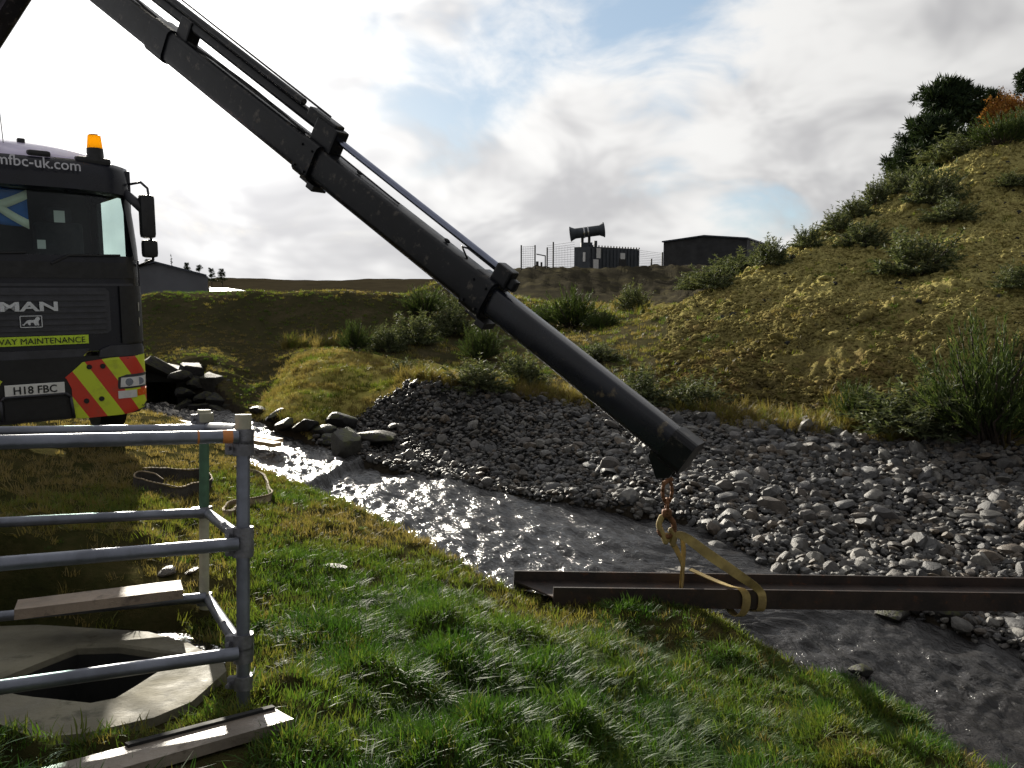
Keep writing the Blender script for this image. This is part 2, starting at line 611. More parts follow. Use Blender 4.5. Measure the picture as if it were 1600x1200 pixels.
def pmat(name, col, rough=0.6, metal=0.0, var=0.25, scale=6.0, col2=None, bump=0.0, bscale=40.0, spec=0.5, dirt=None, coat=0.0, lo=0.35, hi=0.65):
    m, bb, pr, out = new_mat(name)
    tcn = bb.n('ShaderNodeTexCoord')
    v = tcn.outputs['Object']
    n = bb.noise(v, scale, 6, 0.6)
    f = bb.step(n, lo, hi)
    c2 = col2 if col2 is not None else tuple(c * (1 - var) for c in col)
    c = bb.mix(f, rgba(c2), rgba(col))
    if dirt:
        dn = bb.noise(v, scale * 3.1, 8, 0.7)
        df = bb.step(dn, dirt[1], dirt[1] + 0.15)
        c = bb.mix(df, c, rgba(dirt[0]))
    bb.l(c, pr.inputs['Base Color'])
    rn = bb.noise(v, scale * 2.3, 5, 0.6)
    rr = bb.n('ShaderNodeMapRange')
    bb.l(rn, rr.inputs[0])
    rr.inputs[1].default_value = 0.3; rr.inputs[2].default_value = 0.7
    rr.inputs[3].default_value = max(0.02, rough * 0.8); rr.inputs[4].default_value = min(1, rough * 1.25)
    bb.l(rr.outputs[0], pr.inputs['Roughness'])
    pr.inputs['Metallic'].default_value = metal
    pr.inputs['Specular IOR Level'].default_value = spec
    pr.inputs['Coat Weight'].default_value = coat
    if bump:
        bn = bb.noise(v, bscale, 6, 0.65)
        bp = bb.n('ShaderNodeBump')
        bp.inputs['Strength'].default_value = bump
        bp.inputs['Distance'].default_value = 0.02
        bb.l(bn, bp.inputs['Height'])
        bb.l(bp.outputs[0], pr.inputs['Normal'])
    return m


def emis_none(m):
    return m


pmat('navy_paint', (0.008, 0.009, 0.017), 0.30, 0.0, 0.3, 3, bump=0.02, dirt=((0.02, 0.02, 0.022), 0.62), spec=0.4)
pmat('black_plastic', (0.010, 0.010, 0.012), 0.5, var=0.4, scale=8, bump=0.1, bscale=150)
pmat('grey_plastic', (0.042, 0.043, 0.055), 0.45, var=0.3, scale=8)
pmat('roof_paint_skylit', (0.72, 0.66, 0.86), 0.35, var=0.1, scale=4, coat=0.3)  # pale paint with the sky's reflection put into its colour
pmat('rubber', (0.012, 0.012, 0.012), 0.85, var=0.4, scale=20, bump=0.2, bscale=80)
pmat('steel_rim', (0.30, 0.30, 0.32), 0.45, 0.7, 0.4, 6)
pmat('silver', (0.55, 0.56, 0.58), 0.3, 0.9, 0.15, 10)
pmat('letter_white', (0.62, 0.62, 0.68), 0.5, var=0.1)
pmat('letter_black', (0.01, 0.01, 0.012), 0.5, var=0.1)
pmat('plate_white', (0.78, 0.78, 0.76), 0.4, var=0.1, scale=9)
pmat('hivis', (0.62, 0.85, 0.04), 0.45, var=0.15, scale=5, dirt=((0.25, 0.3, 0.05), 0.68))
pmat('lamp_amber', (0.75, 0.12, 0.02), 0.25, var=0.15)
pmat('lamp_white', (0.72, 0.72, 0.74), 0.3, var=0.15)
pmat('seat_cloth', (0.03, 0.032, 0.04), 0.9, var=0.3)
pmat('crane_paint', (0.005, 0.006, 0.009), 0.34, 0.0, 0.4, 3.0, bump=0.05, bscale=12, dirt=((0.075, 0.065, 0.055), 0.545), spec=0.30)
pmat('crane_inner', (0.012, 0.014, 0.022), 0.24, 0.0, 0.4, 2.0, bump=0.04, bscale=9, dirt=((0.12, 0.095, 0.06), 0.585), spec=0.45)
pmat('chrome', (0.22, 0.24, 0.32), 0.18, 1.0, 0.15, 6)
pmat('galvanised', (0.20, 0.215, 0.26), 0.40, 0.7, 0.35, 7, bump=0.10, bscale=60, dirt=((0.22, 0.19, 0.15), 0.64))
pmat('coupler_steel', (0.22, 0.22, 0.24), 0.5, 0.75, 0.4, 16, bump=0.25, bscale=70, dirt=((0.16, 0.10, 0.06), 0.6))
pmat('green_paint', (0.07, 0.16, 0.09), 0.5, 0.1, 0.4, 9, dirt=((0.2, 0.2, 0.18), 0.6))
pmat('cream_paint', (0.42, 0.40, 0.30), 0.55, 0.1, 0.3, 9, dirt=((0.22, 0.2, 0.16), 0.58))
pmat('orange_tape', (0.55, 0.20, 0.05), 0.6, var=0.3)
pmat('concrete', (0.19, 0.175, 0.125), 0.8, 0, 0.45, 2.2, bump=0.35, bscale=45, dirt=((0.075, 0.070, 0.045), 0.53))
pmat('shade_black', (0.010, 0.010, 0.009), 0.9, 0, 0.4, 3)  # near-black colour puts the shade inside openings into the surface
pmat('timber', (0.32, 0.25, 0.19), 0.65, 0, 0.4, 3, bump=0.35, bscale=30, dirt=((0.12, 0.09, 0.07), 0.52))
pmat('timber_wet', (0.25, 0.21, 0.17), 0.42, 0, 0.45, 3, bump=0.3, bscale=30, dirt=((0.10, 0.08, 0.06), 0.52))
pmat('timber_new', (0.62, 0.44, 0.24), 0.6, 0, 0.25, 4, bump=0.1)
pmat('rusty_steel', (0.050, 0.034, 0.028), 0.6, 0.3, 0.5, 4, col2=(0.024, 0.019, 0.018), bump=0.2, bscale=60, dirt=((0.10, 0.045, 0.025), 0.56))
pmat('rust_orange', (0.22, 0.095, 0.04), 0.7, 0.3, 0.5, 25, bump=0.3, bscale=90)
pmat('sling_web', (0.40, 0.30, 0.11), 0.75, 0, 0.5, 9, col2=(0.22, 0.16, 0.06), bump=0.3, bscale=200, dirt=((0.10, 0.07, 0.035), 0.60))
pmat('strap_dark', (0.035, 0.028, 0.020), 0.8, 0, 0.5, 9, bump=0.3, bscale=200)
pmat('strap_cream', (0.26, 0.20, 0.12), 0.8, 0, 0.4, 9)
pmat('container_blue', (0.045, 0.055, 0.07), 0.6, 0.1, 0.3, 1.2)
pmat('shed_dark', (0.035, 0.036, 0.040), 0.7, 0.1, 0.3, 0.6)
pmat('shed_roof', (0.05, 0.06, 0.085), 0.45, 0.2, 0.3, 0.6)
pmat('shed_grey', (0.13, 0.135, 0.155), 0.6, 0.1, 0.2, 0.3)
pmat('roof_bright', (0.75, 0.76, 0.78), 0.35, 0.1, 0.1, 0.5)
pmat('post_dark', (0.03, 0.03, 0.032), 0.6, 0.3, 0.3, 3)
pmat('sign_white', (0.7, 0.7, 0.7), 0.6, var=0.1)
pmat('bark', (0.06, 0.045, 0.035), 0.9, 0, 0.4, 8, bump=0.4, bscale=30)
pmat('flag_white', (0.70, 0.72, 0.62), 0.8, var=0.1)
pmat('flag_blue', (0.02, 0.12, 0.42), 0.8, var=0.15)
pmat('paper', (0.6, 0.6, 0.6), 0.8, var=0.1)


def stone_mat(name, cols, rough=0.72, moss=None):
    m, bb, pr, out = new_mat(name)
    tcn = bb.n('ShaderNodeTexCoord')
    oi = bb.n('ShaderNodeObjectInfo')
    v = bb.vmath('ADD', tcn.outputs['Object'], bb.vmath('SCALE', oi.outputs['Location']))
    n = bb.noise(v, 5.0, 8, 0.65)
    c = bb.ramp(oi.outputs['Random'], [(i / max(1, len(cols) - 1), q) for i, q in enumerate(cols)])
    c = bb.mix(bb.step(n, 0.36, 0.66), bb.mix(1.0, c, rgba((0.55, 0.55, 0.56)), blend='MULTIPLY'), c)
    if moss:
        geo = bb.n('ShaderNodeNewGeometry')
        sx = bb.n('ShaderNodeSeparateXYZ')
        bb.l(geo.outputs['Normal'], sx.inputs[0])
        mf = bb.math('MULTIPLY', bb.step(sx.outputs[2], 0.2, 0.8), bb.step(bb.noise(v, 7.0, 4), 0.45, 0.6))
        c = bb.mix(mf, c, rgba(moss))
    bb.l(c, pr.inputs['Base Color'])
    pr.inputs['Roughness'].default_value = rough
    pr.inputs['Specular IOR Level'].default_value = 0.35 if not moss else 0.12
    bp = bb.n('ShaderNodeBump')
    bp.inputs['Strength'].default_value = 0.5
    bp.inputs['Distance'].default_value = 0.03
    bb.l(bb.noise(v, 18, 6, 0.7), bp.inputs['Height'])
    bb.l(bp.outputs[0], pr.inputs['Normal'])
    return m


stone_mat('cobble', [(0.075, 0.075, 0.078), (0.12, 0.118, 0.118), (0.055, 0.055, 0.058), (0.22, 0.21, 0.19), (0.085, 0.082, 0.080), (0.14, 0.11, 0.08), (0.10, 0.10, 0.105)], 0.5)
stone_mat('boulder_rock', [(0.045, 0.045, 0.047), (0.065, 0.062, 0.055), (0.035, 0.035, 0.038)], 0.5, moss=(0.07, 0.075, 0.03))
stone_mat('wall_rock', [(0.030, 0.030, 0.032), (0.045, 0.043, 0.040), (0.024, 0.024, 0.027)], 0.7, moss=(0.05, 0.05, 0.025))


def ground_mat(name, stops, scale=1.6, bump=0.6, bscale=14, rough=0.9, speck=None):
    m, bb, pr, out = new_mat(name)
    geo = bb.n('ShaderNodeNewGeometry')
    v = geo.outputs['Position']
    n = bb.noise(v, scale, 8, 0.62, 0.4)
    n2 = bb.noise(v, scale * 9, 6, 0.7)
    f = bb.math('ADD', bb.math('MULTIPLY', n, 0.62), bb.math('MULTIPLY', n2, 0.38))
    c = bb.ramp(f, stops)
    if speck:
        sf = bb.step(bb.noise(v, speck[1], 3, 0.6), speck[2], speck[2] + 0.06)
        c = bb.mix(sf, c, rgba(speck[0]))
    bb.l(c, pr.inputs['Base Color'])
    pr.inputs['Roughness'].default_value = rough
    pr.inputs['Specular IOR Level'].default_value = 0.0
    bp = bb.n('ShaderNodeBump')
    bp.inputs['Strength'].default_value = bump
    bp.inputs['Distance'].default_value = 0.05
    bb.l(bb.noise(v, bscale, 8, 0.7), bp.inputs['Height'])
    bb.l(bp.outputs[0], pr.inputs['Normal'])
    return m


ground_mat('soil_grass', [(0.30, (0.020, 0.018, 0.010)), (0.45, (0.034, 0.036, 0.013)), (0.58, (0.060, 0.052, 0.022)), (0.72, (0.085, 0.068, 0.036))], 1.5, 0.8, 22)
ground_mat('dam_grass_shaded', [(0.30, (0.030, 0.027, 0.015)), (0.44, (0.046, 0.044, 0.022)), (0.52, (0.056, 0.050, 0.026)), (0.60, (0.075, 0.062, 0.036)), (0.75, (0.090, 0.075, 0.045))], 0.9, 1.0, 14)  # embankment shade is put into this darker grass colour
ground_mat('spur_grass_sunlit', [(0.30, (0.16, 0.135, 0.04)), (0.45, (0.27, 0.245, 0.065)), (0.58, (0.37, 0.325, 0.10)), (0.72, (0.42, 0.36, 0.15))], 1.3, 0.8, 14)  # sunlight on the spur is put into this brighter grass colour
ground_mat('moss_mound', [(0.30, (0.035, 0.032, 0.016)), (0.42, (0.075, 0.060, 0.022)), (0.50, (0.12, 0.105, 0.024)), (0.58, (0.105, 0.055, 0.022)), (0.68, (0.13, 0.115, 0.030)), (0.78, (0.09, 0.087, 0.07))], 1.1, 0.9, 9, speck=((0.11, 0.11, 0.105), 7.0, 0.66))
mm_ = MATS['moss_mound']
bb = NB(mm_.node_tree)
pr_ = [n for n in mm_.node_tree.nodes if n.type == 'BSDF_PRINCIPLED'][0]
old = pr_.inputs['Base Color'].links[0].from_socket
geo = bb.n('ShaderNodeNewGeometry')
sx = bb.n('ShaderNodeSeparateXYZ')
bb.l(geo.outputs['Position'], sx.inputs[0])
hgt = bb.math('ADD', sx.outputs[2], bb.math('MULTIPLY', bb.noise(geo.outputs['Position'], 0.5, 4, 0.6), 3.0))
top = bb.step(hgt, 0.9, 3.6)  # yellower moss uphill, with the crest's sunlight also lightened into the colour
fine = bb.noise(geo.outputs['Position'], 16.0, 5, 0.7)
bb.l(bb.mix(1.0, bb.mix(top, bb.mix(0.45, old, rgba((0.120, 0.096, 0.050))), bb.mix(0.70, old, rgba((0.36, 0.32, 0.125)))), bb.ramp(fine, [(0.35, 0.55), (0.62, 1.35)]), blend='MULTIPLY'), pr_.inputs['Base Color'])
ground_mat('gravel_fill', [(0.30, (0.02, 0.02, 0.02)), (0.5, (0.04, 0.04, 0.04)), (0.7, (0.07, 0.068, 0.065))], 5.0, 1.0, 30)
ground_mat('bed_mud', [(0.30, (0.02, 0.017, 0.013)), (0.6, (0.05, 0.042, 0.032)), (0.75, (0.09, 0.08, 0.065))], 3.0, 1.0, 20, 0.5)
ground_mat('moor_far', [(0.30, (0.022, 0.019, 0.013)), (0.5, (0.036, 0.030, 0.019)), (0.7, (0.05, 0.042, 0.027))], 0.25, 0.8, 3)
ground_mat('stony_bank', [(0.30, (0.024, 0.021, 0.016)), (0.5, (0.042, 0.038, 0.028)), (0.62, (0.07, 0.062, 0.036)), (0.75, (0.09, 0.085, 0.034))], 0.5, 1.0, 5)


def leaf_mat(name, stops, rough=0.45, trans=0.35, use_tint=False, spec=0.5):
    m, bb, pr, out = new_mat(name)
    if use_tint:
        at = bb.n('ShaderNodeAttribute', attribute_type='INSTANCER', attribute_name='tint')
        f = at.outputs['Fac']
    else:
        geo = bb.n('ShaderNodeNewGeometry')
        f = bb.math('ADD', bb.math('MULTIPLY', bb.noise(geo.outputs['Position'], 3.5, 3), 0.6), bb.math('MULTIPLY', geo.outputs['Random Per Island'], 0.4))
    c = bb.ramp(f, stops)
    bb.l(c, pr.inputs['Base Color'])
    pr.inputs['Roughness'].default_value = rough
    pr.inputs['Specular IOR Level'].default_value = spec
    tr = bb.n('ShaderNodeBsdfTranslucent')
    bb.l(bb.mix(1.0, c, rgba((1.0, 1.0, 0.55)), blend='MULTIPLY'), tr.inputs[0])
    ms = bb.n('ShaderNodeMixShader')
    ms.inputs[0].default_value = trans
    bb.l(pr.outputs[0], ms.inputs[1])
    bb.l(tr.outputs[0], ms.inputs[2])
    bb.l(ms.outputs[0], out.inputs[0])
    return m


leaf_mat('grass_blade', [(0.0, (0.034, 0.086, 0.013)), (0.35, (0.068, 0.128, 0.022)), (0.6, (0.130, 0.160, 0.030)), (0.8, (0.18, 0.15, 0.050)), (1.0, (0.24, 0.185, 0.085))], 0.55, 0.45, True, 0.20)
leaf_mat('gorse_leaf', [(0.25, (0.042, 0.058, 0.030)), (0.5, (0.095, 0.115, 0.060)), (0.75, (0.19, 0.20, 0.115))], 0.65, 0.30, False, 0.15)
leaf_mat('broom_leaf', [(0.25, (0.028, 0.045, 0.018)), (0.5, (0.055, 0.085, 0.030)), (0.75, (0.095, 0.12, 0.042))], 0.65, 0.3, False, 0.15)
leaf_mat('pine_leaf', [(0.25, (0.012, 0.022, 0.012)), (0.5, (0.024, 0.040, 0.020)), (0.75, (0.040, 0.058, 0.028))], 0.7, 0.15, False, 0.08)
leaf_mat('autumn_leaf', [(0.25, (0.22, 0.075, 0.02)), (0.5, (0.36, 0.17, 0.05)), (0.75, (0.44, 0.26, 0.09))], 0.7, 0.35, False, 0.1)

# chevron print
m, bb, pr, out = new_mat('chevron')
tcn = bb.n('ShaderNodeTexCoord')
sx = bb.n('ShaderNodeSeparateXYZ')
bb.l(tcn.outputs['Object'], sx.inputs[0])
ph = bb.math('DIVIDE', bb.math('SUBTRACT', bb.math('ADD', sx.outputs[0], bb.math('MULTIPLY', sx.outputs[2], 0.625)), 1.078 + 0.30), 0.35)
fr = bb.math('FRACT', bb.math('ADD', ph, 20.0))
st = bb.math('LESS_THAN', fr, 0.5)
dn = bb.step(bb.noise(tcn.outputs['Object'], 7, 7, 0.7), 0.5, 0.75)
c = bb.mix(st, rgba((0.60, 0.72, 0.035)), rgba((0.62, 0.045, 0.022)))
c = bb.mix(bb.math('MULTIPLY', dn, 0.35), c, rgba((0.12, 0.10, 0.06)))
bb.l(c, pr.inputs['Base Color'])
pr.inputs['Roughness'].default_value = 0.4

# glass
m, bb, pr, out = new_mat('cab_glass')
tr = bb.n('ShaderNodeBsdfTransparent')
tr.inputs[0].default_value = (0.80, 0.92, 0.88, 1)
gl = bb.n('ShaderNodeBsdfGlossy')
gl.inputs[0].default_value = (0.9, 0.95, 1, 1)
gl.inputs['Roughness'].default_value = 0.04
fz = bb.n('ShaderNodeLayerWeight')
fz.inputs[0].default_value = 0.5
ms = bb.n('ShaderNodeMixShader')
bb.l(bb.math('MULTIPLY_ADD', bb.math('POWER', fz.outputs['Facing'], 4.0), 0.35, 0.03), ms.inputs[0])
bb.l(tr.outputs[0], ms.inputs[1])
bb.l(gl.outputs[0], ms.inputs[2])
bb.l(ms.outputs[0], out.inputs[0])

m, bb, pr, out = new_mat('beacon_amber')
pr.inputs['Base Color'].default_value = (1.0, 0.42, 0.02, 1)
pr.inputs['Roughness'].default_value = 0.15
tl = bb.n('ShaderNodeBsdfTranslucent')
tl.inputs[0].default_value = (1.0, 0.62, 0.05, 1)
ms = bb.n('ShaderNodeMixShader')
ms.inputs[0].default_value = 0.9
bb.l(pr.outputs[0], ms.inputs[1]); bb.l(tl.outputs[0], ms.inputs[2]); bb.l(ms.outputs[0], out.inputs[0])

# water
m, bb, pr, out = new_mat('stream_water')
geo = bb.n('ShaderNodeNewGeometry')
v = geo.outputs['Position']
at = bb.n('ShaderNodeAttribute', attribute_name='foam_glint')
at2 = bb.n('ShaderNodeAttribute', attribute_name='flow')
fn = bb.noise(at2.outputs['Vector'], 9.0, 8, 0.72, 0.6)
ff = bb.step(bb.math('ADD', fn, bb.math('MULTIPLY', at.outputs['Fac'], 0.55)), 0.76, 0.90)
c = bb.mix(ff, rgba((0.034, 0.033, 0.034)), rgba((0.62, 0.58, 0.52)))  # whitish colour for foam and for sparkle painted on the ripples
bb.l(c, pr.inputs['Base Color'])
rg = bb.math('ADD', 0.19, bb.math('MULTIPLY', ff, 0.6))
bb.l(rg, pr.inputs['Roughness'])
pr.inputs['IOR'].default_value = 1.33
h1 = bb.noise(at2.outputs['Vector'], 13.0, 4, 0.55, 0.6)
h2 = bb.noise(v, 30.0, 3, 0.55, 0.3)
hh = bb.math('ADD', h1, bb.math('MULTIPLY', h2, 0.22))
bp = bb.n('ShaderNodeBump')
bp.inputs['Strength'].default_value = 1.0
bp.inputs['Distance'].default_value = 0.032
bb.l(hh, bp.inputs['Height'])
bb.l(bp.outputs[0], pr.inputs['Normal'])

m, bb, pr, out = new_mat('puddle_water')
pr.inputs['Base Color'].default_value = (0.012, 0.011, 0.009, 1)
pr.inputs['Roughness'].default_value = 0.06
geo = bb.n('ShaderNodeNewGeometry')
bp = bb.n('ShaderNodeBump')
bp.inputs['Strength'].default_value = 0.25
bp.inputs['Distance'].default_value = 0.01
bb.l(bb.noise(geo.outputs['Position'], 30, 3), bp.inputs['Height'])
bb.l(bp.outputs[0], pr.inputs['Normal'])


# ------------------------------------------------------------------ helpers
def mesh_np(name, V, F, mat=None, smooth=True):
    me = bpy.data.meshes.new(name)
    V = np.asarray(V, np.float32)
    if isinstance(F, np.ndarray):
        k = F.shape[1]
        me.vertices.add(len(V)); me.vertices.foreach_set('co', V.ravel())
        me.loops.add(F.size); me.loops.foreach_set('vertex_index', F.ravel().astype(np.int32))
        me.polygons.add(len(F)); me.polygons.foreach_set('loop_start', np.arange(0, F.size, k, dtype=np.int32))
        me.polygons.foreach_set('loop_total', np.full(len(F), k, np.int32))
        me.update(calc_edges=True)
    else:
        me.from_pydata(V.tolist(), [], F)
        me.update()
    if smooth:
        me.polygons.foreach_set('use_smooth', np.ones(len(me.polygons), bool))
    if mat:
        me.materials.append(MATS[mat])
    return me


def tag(o, label=None, cat=None, group=None, kind=None):
    if label: o['label'] = label
    if cat: o['category'] = cat
    if group: o['group'] = group
    if kind: o['kind'] = kind
    return o


def link(o, parent=None):
    COL.objects.link(o)
    if parent is not None:
        o.parent = parent
    return o


def empty(name, loc=(0, 0, 0), rz=0.0):
    o = bpy.data.objects.new(name, None)
    o.empty_display_size = 0.2
    COL.objects.link(o)
    o.location = loc
    o.rotation_euler = (0, 0, rz)
    return o


def add_obj(name, me, parent=None, loc=(0, 0, 0)):
    o = bpy.data.objects.new(name, me)
    link(o, parent)
    o.location = loc
    return o


class MB:
    """collects shapes into one mesh object"""
    def __init__(s):
        s.bm = bmesh.new()

    def box(s, c, size, rot=None, bevel=0.0):
        t = bmesh.new()
        bmesh.ops.create_cube(t, size=1.0)
        bmesh.ops.scale(t, vec=size, verts=t.verts)
        if bevel:
            bmesh.ops.bevel(t, geom=t.edges[:], offset=bevel, segments=2, affect='EDGES', profile=0.6)
        M = Matrix.Translation(Vector(c))
        if rot is not None:
            M = M @ (rot if isinstance(rot, Matrix) else Euler(rot).to_matrix().to_4x4())
        bmesh.ops.transform(t, matrix=M, verts=t.verts)
        return s._take(t)

    def _take(s, t):
        me = bpy.data.meshes.new('tmp')
        t.to_mesh(me); t.free()
        s.bm.from_mesh(me)
        bpy.data.meshes.remove(me)
        return s

    def tube(s, p0, p1, r, seg=14, r1=None, cap=True):
        p0 = Vector(p0); p1 = Vector(p1)
        d = p1 - p0
        t = bmesh.new()
        bmesh.ops.create_cone(t, cap_ends=cap, segments=seg, radius1=r, radius2=r if r1 is None else r1, depth=d.length)
        M = Matrix.Translation((p0 + p1) / 2) @ d.to_track_quat('Z', 'Y').to_matrix().to_4x4()
        bmesh.ops.transform(t, matrix=M, verts=t.verts)
        return s._take(t)

    def path(s, pts, r, seg=8):
        for a, c in zip(pts[:-1], pts[1:]):
            s.tube(a, c, r, seg)
        for q in pts[1:-1]:
            t = bmesh.new()
            bmesh.ops.create_uvsphere(t, u_segments=seg, v_segments=5, radius=r * 0.985)
            bmesh.ops.translate(t, vec=Vector(q), verts=t.verts)
            s._take(t)
        return s

    def prism(s, prof, p0, p1, up, scale1=1.0):
        """profile (a,b) polygon swept from p0 to p1; a along side, b along up"""
        p0 = Vector(p0); p1 = Vector(p1); ax = (p1 - p0).normalized(); up = Vector(up)
        side = ax.cross(up).normalized(); up = side.cross(ax).normalized()
        v0 = [s.bm.verts.new(p0 + side * a + up * b_) for a, b_ in prof]
        v1 = [s.bm.verts.new(p1 + side * a * scale1 + up * b_ * scale1) for a, b_ in prof]
        n = len(prof)
        for i in range(n):
            s.bm.faces.new((v0[i], v0[(i + 1) % n], v1[(i + 1) % n], v1[i]))
        s.bm.faces.new(v0[::-1]); s.bm.faces.new(v1)
        return s

    def poly(s, pts, thick):
        """flat polygon extruded along the vector thick"""
        a = [s.bm.verts.new(Vector(q)) for q in pts]
        c = [s.bm.verts.new(Vector(q) + Vector(thick)) for q in pts]
        n = len(a)
        s.bm.faces.new(a); s.bm.faces.new(c[::-1])
        for i in range(n):
            s.bm.faces.new((a[i], c[i], c[(i + 1) % n], a[(i + 1) % n]))
        return s

    def grid(s, P, thick=None):
        """P[r][c] points; thick: offset vector for a back sheet"""
        R, Cn = len(P), len(P[0])
        a = [[s.bm.verts.new(Vector(q)) for q in row] for row in P]
        for i in range(R - 1):
            for j in range(Cn - 1):
                s.bm.faces.new((a[i][j], a[i][j + 1], a[i + 1][j + 1], a[i + 1][j]))
        if thick is not None:
            c = [[s.bm.verts.new(Vector(q) + Vector(thick)) for q in row] for row in P]
            for i in range(R - 1):
                for j in range(Cn - 1):
                    s.bm.faces.new((c[i][j], c[i + 1][j], c[i + 1][j + 1], c[i][j + 1]))
            ring = [(0, j) for j in range(Cn)] + [(i, Cn - 1) for i in range(1, R)] + [(R - 1, j) for j in range(Cn - 2, -1, -1)] + [(i, 0) for i in range(R - 2, 0, -1)]
            for k_ in range(len(ring)):
                i0, j0 = ring[k_]; i1, j1 = ring[(k_ + 1) % len(ring)]
                s.bm.faces.new((a[i0][j0], c[i0][j0], c[i1][j1], a[i1][j1]))
        return s

    def ribbon(s, pts, wv, thick):
        """pts: centre points, wv: half width vectors, thick: thickness"""
        P = [Vector(q) for q in pts]
        Wv = [Vector(q) for q in wv]
        rowsA = []
        rowsB = []
        for i in range(len(P)):
            t = (P[min(i + 1, len(P) - 1)] - P[max(i - 1, 0)]).normalized()
            n = t.cross(Wv[i]).normalized() * thick / 2
            rowsA.append([P[i] - Wv[i] + n, P[i] + Wv[i] + n])
            rowsB.append([P[i] - Wv[i] - n, P[i] + Wv[i] - n])
        A = [[s.bm.verts.new(q) for q in r] for r in rowsA]
        B = [[s.bm.verts.new(q) for q in r] for r in rowsB]
        for i in range(len(P) - 1):
            s.bm.faces.new((A[i][0], A[i][1], A[i + 1][1], A[i + 1][0]))
            s.bm.faces.new((B[i][0], B[i + 1][0], B[i + 1][1], B[i][1]))
            s.bm.faces.new((A[i][0], A[i + 1][0], B[i + 1][0], B[i][0]))
            s.bm.faces.new((A[i][1], B[i][1], B[i + 1][1], A[i + 1][1]))
        return s

    def build(s, name, mat, parent=None, smooth=False, auto=None, off=None):
        bmesh.ops.recalc_face_normals(s.bm, faces=s.bm.faces)
        me = bpy.data.meshes.new(name)
        if off is not None:
            bmesh.ops.translate(s.bm, vec=-Vector(off), verts=s.bm.verts)
        s.bm.to_mesh(me); s.bm.free()
        if smooth or auto:
            me.polygons.foreach_set('use_smooth', np.ones(len(me.polygons), bool))
        if auto:
            me.set_sharp_from_angle(angle=math.radians(auto))
        me.materials.append(MATS[mat])
        return add_obj(name, me, parent)


def catmull(P, n):
    P = [np.array(q, float) for q in P]
    P = [2 * P[0] - P[1]] + P + [2 * P[-1] - P[-2]]
    out = []
    for i in range(1, len(P) - 2):
        for t in np.linspace(0, 1, n, endpoint=False):
            a, b_, c, d = P[i - 1], P[i], P[i + 1], P[i + 2]
            out.append(0.5 * (2 * b_ + (c - a) * t + (2 * a - 5 * b_ + 4 * c - d) * t * t + (3 * b_ - a - 3 * c + d) * t ** 3))
    out.append(P[-2])
    return out


def font_obj(name, txt, size, mat, parent, loc, rot, align='LEFT', extrude=0.002, xs=1.0, bold=0.0):
    cu = bpy.data.curves.new(name, 'FONT')
    cu.body = txt
    cu.size = size
    cu.align_x = align
    cu.extrude = extrude
    cu.offset = bold
    cu.resolution_u = 3
    cu.materials.append(MATS[mat])
    tmp = bpy.data.objects.new('tmp', cu)
    COL.objects.link(tmp)
    dg = bpy.context.evaluated_depsgraph_get()
    me_ = bpy.data.meshes.new_from_object(tmp.evaluated_get(dg))
    bpy.data.objects.remove(tmp)
    bpy.data.curves.remove(cu)
    me_.materials.clear()
    me_.materials.append(MATS[mat])
    o = bpy.data.objects.new(name, me_)
    link(o, parent)
    o.location = loc
    o.rotation_euler = rot
    o.scale = (xs, 1, 1)
    return o


def scatter(name, pts, rot, scl, var, tint, variants, mat, parent=None):
    """geometry-node scatter of mesh variants on points, one object of kind stuff"""
    coll = bpy.data.collections.new(name + '_kinds')
    for i, me in enumerate(variants):
        o = bpy.data.objects.new(f'{name}_kind_{i:02d}', me)
        coll.objects.link(o)
    me = bpy.data.meshes.new(name)
    me.vertices.add(len(pts))
    me.vertices.foreach_set('co', np.asarray(pts, np.float32).ravel())
    a = me.attributes.new('rot', 'FLOAT_VECTOR', 'POINT'); a.data.foreach_set('vector', np.asarray(rot, np.float32).ravel())
    a = me.attributes.new('scl', 'FLOAT_VECTOR', 'POINT'); a.data.foreach_set('vector', np.asarray(scl, np.float32).ravel())
    a = me.attributes.new('var', 'INT', 'POINT'); a.data.foreach_set('value', np.asarray(var, np.int32))
    a = me.attributes.new('tint', 'FLOAT', 'POINT'); a.data.foreach_set('value', np.asarray(tint, np.float32))
    me.materials.append(MATS[mat])
    o = add_obj(name, me, parent)
    g = bpy.data.node_groups.new(name + '_nodes', 'GeometryNodeTree')
    g.interface.new_socket('Geometry', in_out='INPUT', socket_type='NodeSocketGeometry')
    g.interface.new_socket('Geometry', in_out='OUTPUT', socket_type='NodeSocketGeometry')
    gi = g.nodes.new('NodeGroupInput'); go = g.nodes.new('NodeGroupOutput')
    ci = g.nodes.new('GeometryNodeCollectionInfo')
    ci.inputs['Collection'].default_value = coll
    ci.inputs['Separate Children'].default_value = True
    ci.inputs['Reset Children'].default_value = True
    ip = g.nodes.new('GeometryNodeInstanceOnPoints')
    ip.inputs['Pick Instance'].default_value = True

    def na(nm, dt):
        n_ = g.nodes.new('GeometryNodeInputNamedAttribute')
        n_.data_type = dt
        n_.inputs['Name'].default_value = nm
        return n_.outputs['Attribute']
    er = g.nodes.new('FunctionNodeEulerToRotation')
    g.links.new(na('rot', 'FLOAT_VECTOR'), er.inputs[0])
    g.links.new(gi.outputs[0], ip.inputs['Points'])
    g.links.new(ci.outputs[0], ip.inputs['Instance'])
    g.links.new(na('var', 'INT'), ip.inputs['Instance Index'])
    g.links.new(er.outputs[0], ip.inputs['Rotation'])
    g.links.new(na('scl', 'FLOAT_VECTOR'), ip.inputs['Scale'])
    g.links.new(ip.outputs[0], go.inputs[0])
    md = o.modifiers.new('scatter', 'NODES')
    md.node_group = g
    return o


